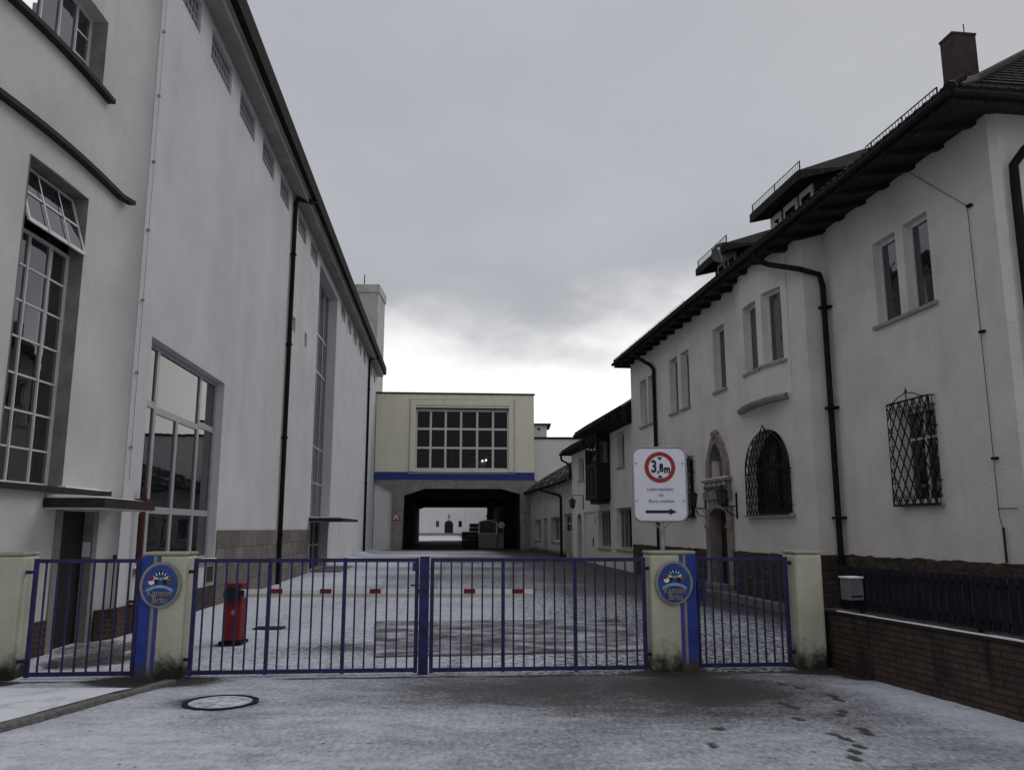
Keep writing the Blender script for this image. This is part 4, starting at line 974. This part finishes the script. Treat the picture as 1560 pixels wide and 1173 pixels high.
m = MB(); m.box(2.585, 3.145, 15.435, 15.865, 11.901, 11.95); m.build('chimney_cap', 'chimney', ch)
m = MB(); m.tube([(3.0, 15.6, 11.9), (3.0, 15.6, 12.25)], .012, 5); m.build('lightning_rod', 'iron', ch)
# downpipes
m = MB(); m.tube([(RX0 - .05, 18.6, EZ - .1), (RX0 - .02, 18.55, EZ - .32), (-.36, 18.3, EZ - .5), (-.1, 17.36, 7.28), (.30, 17.30, 7.16), (.36, 17.30, 6.9), (.36, 17.30, .1)], .062, 10)
for z in (1.9, 4.2, 6.4): m.box(.27, .5, 17.2, 17.4, z, z + .05)
m.build('downpipe', 'pipe', vi)
m = MB(); m.tube([(RX0 - .05, 29.4, EZ - .1), (-.5, 29.3, EZ - .35), (-.12, 28.7, 7.4), (-.08, 28.5, 7.2), (-.08, 28.5, .1)], .065, 8); m.build('downpipe', 'pipe', vi)
m = MB(); m.tube([(1.3, RU0 - .05, EZ - .1), (1.2, RU0 + .05, 7.85), (.85, 11.85, 7.45), (.72, 11.93, 7.25), (.71, 11.93, 6.9), (.71, 11.93, .1)], .07, 10); m.build('downpipe', 'pipe', vi)
m = MB(); m.tube([(.47, 14.6, 8.5), (.47, 12.72, 6.88), (.47, 12.7, 4.8), (.47, 12.7, 1.9), (.45, 12.62, 1.7), (.43, 12.6, 1.2)], .0055, 5)
for z in (6.85, 4.75, 2.75): m.box(.44, .5, 12.62, 12.72, z, z + .04)
m.tube([(.46, 12.7, 2.0), (.46, 12.3, 2.0)], .007, 4); m.build('lightning_cable', 'iron', vi)
m = MB(); m.tube([(.455, 12.62, 1.72), (.44, 12.6, 1.2)], .02, 6); m.build('cable_guard', 'rust', vi)
# satellite dish
t = thing('satellite_dish', 'dark grey satellite dish on the eaves in front of the smaller far dormer', 'satellite dish', FR, (-.3, 21.15, 8.35))
m = MB(); c = Vector((-.3, 21.15, 8.92)); ax = Vector((-.62, -.80, .12)).normalized(); a = ax.cross(Vector((0, 0, 1))).normalized(); b = a.cross(ax)
rings = [[c + ax*(.09*r*r) + (a*math.cos(k*math.pi/10) + b*math.sin(k*math.pi/10))*.30*r for k in range(20)] for r in (.05, .4, .75, 1)]
m.add([v for g in rings for v in g], [(i*20 + k, i*20 + (k + 1) % 20, i*20 + 20 + (k + 1) % 20, i*20 + 20 + k) for i in range(3) for k in range(20)] + [tuple(range(20))])
o = m.build('dish', 'sat', t, smooth=True); sm2 = o.modifiers.new('thick', 'SOLIDIFY'); sm2.thickness = .012
m = MB(); m.tube([c - b*.28 + ax*.08, c + ax*.38 - b*.05], .012, 6); m.tube([c + ax*.36 - b*.06, c + ax*.42 - b*.02], .035, 8); m.build('feed_arm', 'frame', t)
m = MB(); m.tube([c - ax*.04, c - ax*.12, Vector((-.22, 21.1, 8.4))], .025, 6); m.build('mast', 'iron', t)
# lanterns
def lantern(fr, x, u, z, label, wall_x=0, hang=False):
    t = thing('wall_lantern', label, 'lantern', fr, (wall_x, u, z - .6), 'wall lanterns')
    m = MB()
    m.box(wall_x - .03, wall_x, u - .03, u + .03, z - .62, z + .05)
    if not hang:
        m.tube([(wall_x - .01, u, z - .3), (x, u, z - .28)], .014, 6)
        m.tube([(wall_x - .02, u, z - .55), (x*.5 + wall_x*.5, u, z - .5), (x*.75, u, z - .36), (x, u, z - .29)], .012, 6)
        m.tube([(x*.45 + .1*math.cos(a), u, z - .40 + .08*math.sin(a)) for a in [i*.6 for i in range(9)]], .008, 5)
        zb = z - .26
    else:
        m.tube([(wall_x - .01, u, z + .05), (x - .05, u, z + .05)], .014, 6); m.tube([(x, u, z + .05), (x, u, z - .06)], .010, 5); zb = z - .56
    m.build('bracket', 'iron', t)
    m = MB(); r0, r1, h = .10, .155, .36
    q0 = [(x + r0*math.cos(k*math.pi/3), u + r0*math.sin(k*math.pi/3), zb) for k in range(6)]; q1 = [(x + r1*math.cos(k*math.pi/3), u + r1*math.sin(k*math.pi/3), zb + h) for k in range(6)]
    m.add(q0 + q1, [(k, (k + 1) % 6, 6 + (k + 1) % 6, 6 + k) for k in range(6)] + [(0, 1, 2, 3, 4, 5)]); m.build('lamp_glass', 'lampglass', t)
    m = MB()
    for k in range(6): m.tube([q0[k], q1[k]], .012, 5)
    for q in (q0, q1): m.tube(q + [q[0]], .014, 5)
    ap = (x, u, zb + h + .10)
    q2 = [(x + .185*math.cos(k*math.pi/3), u + .185*math.sin(k*math.pi/3), zb + h + .002) for k in range(6)]
    m.add(q2 + [ap], [(k, (k + 1) % 6, 6) for k in range(6)] + [(5, 4, 3, 2, 1, 0)]); m.tube([(x, u, zb + h + .08), (x, u, zb + h + .15)], .025, 6)
    m.tube([(x, u, zb - .06), (x, u, zb)], [.02, .07], 8); m.build('lamp_frame', 'iron', t)
lantern(FR, -.40, 24.05, 2.58, 'black iron lantern on a scroll bracket left of the stone portal')
lantern(FR, -.40, 21.75, 2.58, 'black iron lantern on a scroll bracket, between stone portal and arched grille')
lantern(FR, -.55, 41.1, 3.28, 'small black lantern hanging from a bracket on the oriel house', hang=True)
# steps
m = MB(); m.box(-.95, -.1, 21.7, 24.2, 0, .14); m.box(-.5, -.1, 21.9, 24.0, .141, .28); o = m.build('door_steps', 'kerb', frame=FR, at=(-.5, 23, 0), bevel=.02); tag(o, 'two dark stone steps before the sandstone portal of the villa', 'steps')
m = MB(); m.box(-.95, -.75, 17.6, 20.9, 0, .2); o = m.build('border_edging', 'kerb', frame=FR, at=(-.85, 19, 0), bevel=.02); tag(o, 'dark stone edging along the villa wall under the arched grille', 'edging')

# ------------------------------------------------------------------ gate line: pillars, gates, signs
def pillar(x0, x1, label, y1=.42, stripes=(), h=1.43):
    t = thing('gate_pillar', label, 'pillar', FG, ((x0 + x1)/2, .2, 0), 'pillars of the gate')
    m = MB(); m.box(x0, x1, 0, y1, -.05, h - .04); m.build('shaft', 'pillar', t, bevel=.035)
    m = MB(); m.box(x0 - .004, x1 + .004, -.004, y1 + .004, h - .039, h); m.build('cap', 'captop', t, bevel=.015)
    for a, b, mt in stripes:
        m = MB(); m.box(a, b, -.006, -.001, .0, h - .045); m.build('stripe', mt, t)
    return t
pillar(-6.40, -5.70, 'cream pillar without stripes at the left edge, beside the annex', .42)
pillar(-4.36, -3.84, 'cream pillar with blue stripes at its left side, carrying an oval sign', .42, ((-4.355, -4.225, 'stripe'), (-4.224, -4.185, 'stripe_grey'), (-4.184, -4.14, 'stripe_dark')))
pillar(1.71, 2.28, 'cream pillar with blue stripes at its right side, below the height limit sign', .42, ((2.07, 2.115, 'stripe_dark'), (2.116, 2.15, 'stripe_grey'), (2.151, 2.275, 'stripe')))
pillar(3.55, 3.90, 'stained cream pillar without stripes at the start of the brick wall', .42)
def gate(x0, x1, y, sections, nb, label, group, z0=.03, z1=1.35, dy0=0):
    t = thing('blue_gate', label, 'gate', FG, ((x0 + x1)/2, y, 0), group)
    for nm, a, b in (('bottom_rail', z0, z0 + .045), ('top_rail', z1 - .045, z1)):
        m = MB(); m.box(x0, x1, y - .02, y + .02, a, b); m.build(nm, 'gate', t)
    s = [x0 + (x1 - x0)*i/sections for i in range(sections + 1)]
    for i, x in enumerate(s):
        w = .045 if i in (0, sections) else .042
        a = x if i == 0 else x - w if i == sections else x - w/2
        m = MB(); m.box(a, a + w, y - .022, y + .022, z0 - .01, z1 + .004); m.build('stile', 'gate', t)
    b0 = None
    for i in range(sections):
        for k in range(nb):
            x = s[i] + (s[i + 1] - s[i])*(k + 1)/(nb + 1)
            if b0 is None:
                m = MB(); m.box(x - .0095, x + .0095, y - .0095, y + .0095, z0 + .046, z1 - .046); b0 = m.build('bar', 'gate', t); bx = x
            else:
                c = part_copy(b0, x - bx, 0); c.parent = t
    return t
t = gate(-3.78, -1.125, .08, 3, 6, 'left leaf of the blue barred main gate, with the broad meeting post', 'leaves of the main gate')
m = MB(); m.box(-1.115, -1.0, .02, .14, -.01, 1.37); m.build('meeting_post', 'gate', t)
m = MB(); m.box(-1.2, -1.13, .0, .05, 1.2, 1.3); m.box(-1.22, -1.12, .05, .09, 1.02, 1.04); m.build('latch', 'gate', t)
for z in (.2, 1.2): m = MB(); m.tube([(-3.85, .1, z), (-3.76, .08, z)], .02, 8); m.build('hinge', 'gate', t)
t = gate(-.985, 1.655, .05, 3, 6, 'right leaf of the blue barred main gate, under the height sign', 'leaves of the main gate')
for z in (.2, 1.22): m = MB(); m.tube([(1.64, .06, z), (1.74, .1, z)], .02, 8); m.build('hinge', 'gate', t)
t = gate(-5.61, -4.39, .1, 1, 8, 'narrow blue side gate between the left edge pillar and the left oval sign', 'side gates')
for z in (.2, 1.2): m = MB(); m.tube([(-5.72, .1, z), (-5.59, .1, z)], .02, 8); m.build('hinge', 'gate', t)
t = gate(2.30, 3.49, .12, 1, 10, 'narrow blue side gate with a lock box, right of the right oval sign', 'side gates')
for z in (.2, 1.28): m = MB(); m.tube([(3.46, .12, z), (3.58, .14, z)], .025, 8); m.build('hinge', 'gate', t)
m = MB(); m.box(2.31, 2.42, .06, .10, .82, 1.07); m.tube([(2.36, .02, .95), (2.36, .06, .95)], .015, 6); m.build('lock_box', 'gate', t)
def ell(cx, cz, rx, rz, n=40): return [(cx + rx*math.cos(2*math.pi*k/n), cz + rz*math.sin(2*math.pi*k/n)) for k in range(n)]
def oval(cx, cz, label):
    t = thing('oval_sign', label, 'sign', FG, (cx, -.02, cz - .27), 'oval signs on the gate pillars')
    m = MB(); m.prism(ell(cx, cz, .235, .265), 'y', -.045, -.007); m.build('rim', 'oval_rim', t, bevel=.008)
    m = MB(); m.prism(ell(cx, cz, .200, .232), 'y', -.05, -.0455); m.build('field', 'oval_blue', t)
    y0, y1 = -.056, -.0505
    E = MB(); E.prism([(cx - .13, cz + .085), (cx - .06, cz + .10), (cx - .05, cz + .055), (cx - .135, cz + .045)], 'y', y0, y1); E.build('shield_top', 'red', t)
    E = MB(); E.prism([(cx - .135, cz + .0445), (cx - .05, cz + .0545), (cx - .06, cz + .02), (cx - .1, cz - .0), (cx - .125, cz + .015)], 'y', y0, y1); E.build('shield_base', 'boom_white', t)
    rs = random.Random(4); dk = MB(); pale = MB(); tan = MB()
    for i in range(15):                                # crest: pale and dark lozenges in an arch over two figures
        a = math.pi*(i + .5)/15; r = .085
        (dk if i % 2 else pale).prism([(cx + .005 + (r + q)*math.cos(a + e), cz + .055 + (r*.95 + q)*math.sin(a + e)) for q, e in ((-.022, 0), (0, .09), (.022, 0), (0, -.09))], 'y', y0, y1)
    for sx in (-.045, .055):
        dk.prism(ell(cx + sx, cz + .045, .02, .045, 12), 'y', y0 - .001, y1); tan.prism(ell(cx + sx*.7, cz + .075, .014, .016, 10), 'y', y0 - .003, y1)
        pale.prism(ell(cx + sx*1.2, cz + .08, .018, .012, 10), 'y', y0 - .004, y1)
    tan.prism(ell(cx + .005, cz + .07, .022, .014, 10), 'y', y0, y1); dk.prism(ell(cx + .005, cz + .148, .018, .014, 10), 'y', y0, y1)
    dk.build('crest_dark', 'black', t); pale.build('crest_pale', 'boom_white', t); tan.build('crest_figures', 'flesh', t)
    E = MB(); E.prism(ell(cx + .105, cz + .05, .035, .04, 16), 'y', y0, y1); E.build('cask', 'brown', t)
    n = 12; up = [(cx - .15 + .30*k/n, cz + .002 - .05*(2*k/n - 1)**2) for k in range(n + 1)]
    E = MB(); E.prism(up + [(x, z - .034) for x, z in reversed(up)], 'y', y0, y1); E.build('ribbon', 'ribbon', t)
    text('Kannen', .105, 'lettering', 'gold', t, cx, y0 - .001, cz - .090, bold=.001, sx=.86); text('Bräu', .105, 'lettering', 'gold', t, cx + .01, y0 - .001, cz - .168, bold=.001, sx=.9)
oval(-4.12, 1.055, 'blue oval sign with gold lettering on the left striped pillar')
oval(1.99, 1.05, 'blue oval sign with gold lettering on the right striped pillar')

t = thing('height_limit_sign', 'white board with red 3.8 m height limit ring and arrow, behind the right pillar', 'traffic sign', F0, (1.97, 11.0, 0))
sx0, sx1, sz0, sz1, sy = 1.62, 2.30, 1.81, 2.755, 10.93
def rrect(x0, x1, z0, z1, r, n=6):
    out = []
    for cx_, cz_, a0 in ((x1 - r, z1 - r, 0), (x0 + r, z1 - r, 90), (x0 + r, z0 + r, 180), (x1 - r, z0 + r, 270)):
        out += [(cx_ + r*math.cos(R(a0 + 90*k/n)), cz_ + r*math.sin(R(a0 + 90*k/n))) for k in range(n + 1)]
    return out
m = MB(); m.prism(rrect(sx0, sx1, sz0, sz1, .10), 'y', sy, sy + .012); m.build('board', 'sign_white', t)
q = rrect(sx0 - .012, sx1 + .012, sz0 - .012, sz1 + .012, .11)
m = MB(); m.tube([(x, sy + .006, z) for x, z in q + [q[0], q[1]]], .013, 8); m.build('frame', 'steel', t)
cx_, cz_ = 1.965, 2.505; f0 = sy - .002
m = MB(); m.prism(ell(cx_, cz_, .205, .205, 48), 'y', f0, sy - .0005); m.build('red_ring', 'sign_red', t)
m = MB(); m.prism(ell(cx_, cz_, .150, .150, 48), 'y', f0 - .003, f0 - .0005); m.build('ring_field', 'sign_white', t)
m = MB()
m.prism([(cx_ - .035, cz_ + .135), (cx_ + .035, cz_ + .135), (cx_, cz_ + .092)], 'y', f0 - .006, f0 - .0035); m.prism([(cx_ - .038, cz_ - .142), (cx_ + .038, cz_ - .142), (cx_, cz_ - .098)], 'y', f0 - .006, f0 - .0035)
m.build('height_marks', 'sign_black', t)
text('3', .225, 'lettering', 'sign_black', t, cx_ - .080, f0 - .005, cz_ + .004, bold=.007, sx=.72); text(',', .15, 'lettering', 'sign_black', t, cx_ - .026, f0 - .005, cz_ - .022, bold=.004)
text('8', .155, 'lettering', 'sign_black', t, cx_ + .018, f0 - .005, cz_ - .012, bold=.004, sx=.70); text('m', .15, 'lettering', 'sign_black', t, cx_ + .094, f0 - .005, cz_ - .028, bold=.004, sx=.74)
text('8', .128, 'lettering', 'sign_black', t, cx_ + .016, f0 - .005, cz_ - .018, bold=.004, sx=.78); text('m', .128, 'lettering', 'sign_black', t, cx_ + .092, f0 - .005, cz_ - .032, bold=.004, sx=.86)
for k, (s_, z) in enumerate((('Lieferverkehr', 2.215), ('im', 2.14), ('Büro melden', 2.06))): text(s_, .064, 'lettering', 'sign_text', t, cx_ + (.0, .008, .008)[k], sy - .002, z, sx=1.02)
m = MB(); za = 1.922; m.prism([(1.76, za - .02), (2.075, za - .02), (2.075, za - .043), (2.175, za), (2.075, za + .043), (2.075, za + .02), (1.76, za + .02)], 'y', f0, sy - .0005); m.build('arrow', 'sign_black', t)
m = MB(); m.tube([(1.975, sy + .05, -.05), (1.975, sy + .05, 2.70)], .034, 12); m.build('post', 'steel', t)
m = MB()
for sg in (-1, 1): m.tube([(1.975, sy + .05, 1.68), (1.975 + sg*.13, sy + .02, sz0 - .01)], .011, 6)
m.box(1.93, 2.02, sy + .013, sy + .09, 1.84, 1.88); m.box(1.93, 2.02, sy + .013, sy + .09, 2.62, 2.66); m.build('bracket', 'steel', t)
m = MB(); [m.box(x, x + .035, sy - .008, sy - .0005, z, z + .014) for x in (sx0 + .01, sx1 - .05) for z in (2.06, 2.55)]; m.build('clip', 'steel', t)

# ------------------------------------------------------------------ boom barrier, covers, weighbridge
t = thing('boom_barrier', 'red barrier cabinet with lowered red and white boom behind the left gate leaf', 'barrier', F0, (-4.2, 12.75, 0))
m = MB(); m.box(-4.33, -4.06, 12.68, 13.0, .05, .90); m.build('cabinet', 'red', t, bevel=.02)
m = MB(); m.box(-4.36, -4.03, 12.65, 13.03, 0, .05); m.build('base_plate', 'iron', t)
m = MB(); m.tube([(-4.19, 12.67, .74), (-4.19, 12.58, .74)], .115, 16); m.box(-4.24, -4.0, 12.60, 12.665, .70, .80); m.build('drive_head', 'black', t)
m = MB(); m.tube([(-4.17, 12.681, .47), (-4.17, 12.676, .47)], .035, 14); m.build('badge', 'gold', t)
m = MB(); m.box(-4.05, .33, 12.61, 12.65, .748, .81); bo = m.build('boom', 'boom_white', t)
m = MB(); m.box(-4.05, .34, 12.605, 12.655, .695, .747); m.build('boom_skirt', 'boom_tan', bo)
m = MB(); m.box(.3305, .345, 12.6, 12.66, .69, .815); m.build('end_cap', 'black', bo)
for x in (-3.6, -2.87, -2.13, -1.43, -.72, .0):
    m = MB(); m.box(x, x + .17, 12.606, 12.654, .752, .815); m.build('stripe', 'red', bo)
m = MB(); m.box(.24, .27, 12.8, 12.83, -.05, .0)
def ring(cx, cy, r0, r1, z0, z1, name, mat, par, n=40):
    m = MB(); vs = []
    for k in range(n):
        a = 2*math.pi*k/n; j = random.uniform(-.012, .012)
        for r, z in ((r0, z0), (r1 + j, z0), (r1 + j, z1), (r0, z1)): vs.append((cx + r*math.cos(a), cy + r*math.sin(a), z))
    m.add(vs, [(4*k + i, 4*k + (i + 1) % 4, 4*((k + 1) % n) + (i + 1) % 4, 4*((k + 1) % n) + i) for k in range(n) for i in range(4)]); return m.build(name, mat, par)
t = thing('manhole_cover', 'round snow-covered manhole cover with dark iron rim before the left gate leaf', 'manhole cover', F0, (-2.89, 8.56, 0))
ring(-2.89, 8.56, .305, .362, -.03, .014, 'rim', 'iron', t)
m = MB(); m.prism([(-2.89 + .304*math.cos(2*math.pi*k/32), 8.56 + .304*math.sin(2*math.pi*k/32)) for k in range(32)], 'z', -.03, .010); m.build('lid', 'lidsnow', t)
m = MB(); m.box(-4.42, -3.95, 14.5, 14.85, -.02, .03); o = m.build('drain_grate', 'iron', frame=F0, at=(-4.18, 14.67, 0)); tag(o, 'dark drain grate in the snow behind the red barrier cabinet', 'drain grate')
t = thing('weighbridge', 'rectangular steel weighbridge plate thinly covered by snow behind the main gate', 'weighbridge', F0, (0, 13.7, 0))
cs = [(-1.82, 11.45), (1.95, 12.05), (2.0, 15.95), (-2.5, 15.65)]
m = MB(); m.prism(cs, 'z', -.03, .030); m.build('plate', 'weigh', t)
m = MB()
for a, b in zip(cs, cs[1:] + cs[:1]):
    d = (Vector(b) - Vector(a)).normalized(); nrm = Vector((d.y, -d.x))*.025; a2 = Vector(a) + nrm*.06; b2 = Vector(b) + nrm*.06
    m.prism([tuple(a2), tuple(b2), tuple(b2 + nrm), tuple(a2 + nrm)], 'z', -.03, .024)
m.build('edge_frame', 'kerb', t)

# ------------------------------------------------------------------ garden wall, fence, letterbox
t = thing('garden_wall', 'low brown brick wall with snowy coping at the right edge, below the blue fence', 'wall', FW, (.15, -2.5, 0))
m = MB(); m.box(0, .26, -8, .78, -.1, .668); m.build('brickwork', 'wallbrick', t)
m = MB(); m.box(-.02, .28, -8, .78, .669, .705); cpg = m.build('coping', 'rust', t, bevel=.008)
m = MB(); y = -8.0
while y < .3:
    l = random.uniform(.2, .7); w = random.uniform(-.004, .012)
    if random.random() < .93: m.box(-.018, .02 + w, y, min(y + l, .4), .7055, .7055 + random.uniform(.008, .018))
    y += l
m.build('snow', 'snow', cpg)
t = thing('slat_fence', 'dark blue fence of close upright slats standing on the brick wall', 'fence', FW, (.15, -2.5, .705))
m = MB(); y = -8.0
while y < .38: m.box(.10, .125, y, y + .075, .75, 1.25); y += .118
m.build('slat_panel', 'fence', t)
m = MB(); m.box(.126, .16, -8, .4, .80, .84); m.box(.126, .16, -8, .4, 1.14, 1.18); m.build('rail', 'fence', t)
for y in (-7.5, -5.6, -3.7, -1.8, .1): m = MB(); m.box(.161, .20, y, y + .045, .706, 1.26); m.build('post', 'fence', t)
t = thing('letterbox', 'small grey letterbox with snow on its lid, hung on the blue slat fence', 'letterbox', FW, (-.05, 0, .87))
m = MB(); m.box(-.11, .08, -.08, .10, .87, 1.125); m.build('body', 'letterbox', t, bevel=.01)
m = MB(); m.box(-.12, .085, -.09, .105, 1.126, 1.142); m.build('lid', 'snow', t)
m = MB(); m.box(-.09, .06, -.084, -.0805, .905, .925); m.build('slot', 'iron', t)

# ------------------------------------------------------------------ camera, sky, sun
P = math.atan(219/1250)
cam = bpy.data.cameras.new('camera'); co = bpy.data.objects.new('camera', cam); C.objects.link(co)
co.location = (0, 0, 1.7); co.rotation_euler = (math.pi/2 + P, 0, 0)
cam.sensor_width = 36; cam.lens = 36*1250/1560; cam.clip_end = 2000; cam.clip_start = .05
bpy.context.scene.camera = co
sd = Vector((.55, .50, .67)).normalized()
sun = bpy.data.lights.new('sun', 'SUN'); sun.energy = .65; sun.angle = R(30); sun.color = (1, .98, .95)
so = bpy.data.objects.new('sun', sun); C.objects.link(so); so.rotation_euler = (-sd).to_track_quat('-Z', 'Y').to_euler(); so.location = (20, 20, 40)
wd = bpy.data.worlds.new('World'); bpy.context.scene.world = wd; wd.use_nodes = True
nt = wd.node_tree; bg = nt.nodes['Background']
sky = N(nt, 'ShaderNodeTexSky', sky_type='NISHITA', sun_disc=False); sky.sun_elevation = math.asin(sd.z); sky.sun_rotation = math.atan2(sd.x, sd.y)
tc = nt.nodes.new('ShaderNodeTexCoord').outputs['Generated']
sp = nt.nodes.new('ShaderNodeSeparateXYZ'); nt.links.new(tc, sp.inputs[0])
z = sp.outputs[2]
zz = math_(nt, 'ADD', math_(nt, 'MAXIMUM', z, 0.0), .22)
cb = nt.nodes.new('ShaderNodeCombineXYZ')
nt.links.new(math_(nt, 'DIVIDE', sp.outputs[0], zz), cb.inputs[0]); nt.links.new(math_(nt, 'DIVIDE', sp.outputs[1], zz), cb.inputs[1])
n1 = noise(nt, cb.outputs[0], .9, 7, .55); n2 = noise(nt, cb.outputs[0], 1.3, 5, .5)
nd = noise(nt, tc, 3.2, 6, .55, (1, 1, 2.0)); nf = noise(nt, tc, 9.0, 5, .5, (1, 1, 1.6))
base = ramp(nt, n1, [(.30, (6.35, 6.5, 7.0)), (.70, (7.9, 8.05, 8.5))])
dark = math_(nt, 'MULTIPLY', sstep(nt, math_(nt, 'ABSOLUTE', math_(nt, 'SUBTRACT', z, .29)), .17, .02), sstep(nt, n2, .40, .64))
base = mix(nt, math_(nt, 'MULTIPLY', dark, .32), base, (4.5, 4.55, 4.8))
base = mix(nt, sstep(nt, z, .55, .9), base, (12.0, 12.2, 12.7))  # zenith above the view, raised to put more light on the walls
back = math_(nt, 'MULTIPLY', sstep(nt, sp.outputs[1], -.1, -.6), sstep(nt, z, -.05, .1))  # unseen sky behind the camera, raised to brighten the fronts facing it
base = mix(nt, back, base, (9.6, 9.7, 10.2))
g = Vector((-.05, .99, .12)).normalized()
dot = nt.nodes.new('ShaderNodeVectorMath'); dot.operation = 'DOT_PRODUCT'; nt.links.new(tc, dot.inputs[0]); dot.inputs[1].default_value = g
edge_z = math_(nt, 'ADD', z, math_(nt, 'ADD', math_(nt, 'MULTIPLY', math_(nt, 'SUBTRACT', nd, .5), .24), math_(nt, 'MULTIPLY', math_(nt, 'SUBTRACT', nf, .5), .05)))
glow = math_(nt, 'MULTIPLY', sstep(nt, edge_z, .305, .19), sstep(nt, dot.outputs['Value'], .80, .95))
base = mix(nt, glow, base, (17.2, 17.0, 16.6))
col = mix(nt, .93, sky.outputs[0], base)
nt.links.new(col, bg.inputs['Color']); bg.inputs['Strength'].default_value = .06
sc = bpy.context.scene
sc.view_settings.view_transform = 'Standard'; sc.view_settings.look = 'None'; sc.view_settings.exposure = .14; sc.view_settings.gamma = 1
sc.cycles.max_bounces = 6; sc.cycles.use_denoising = True
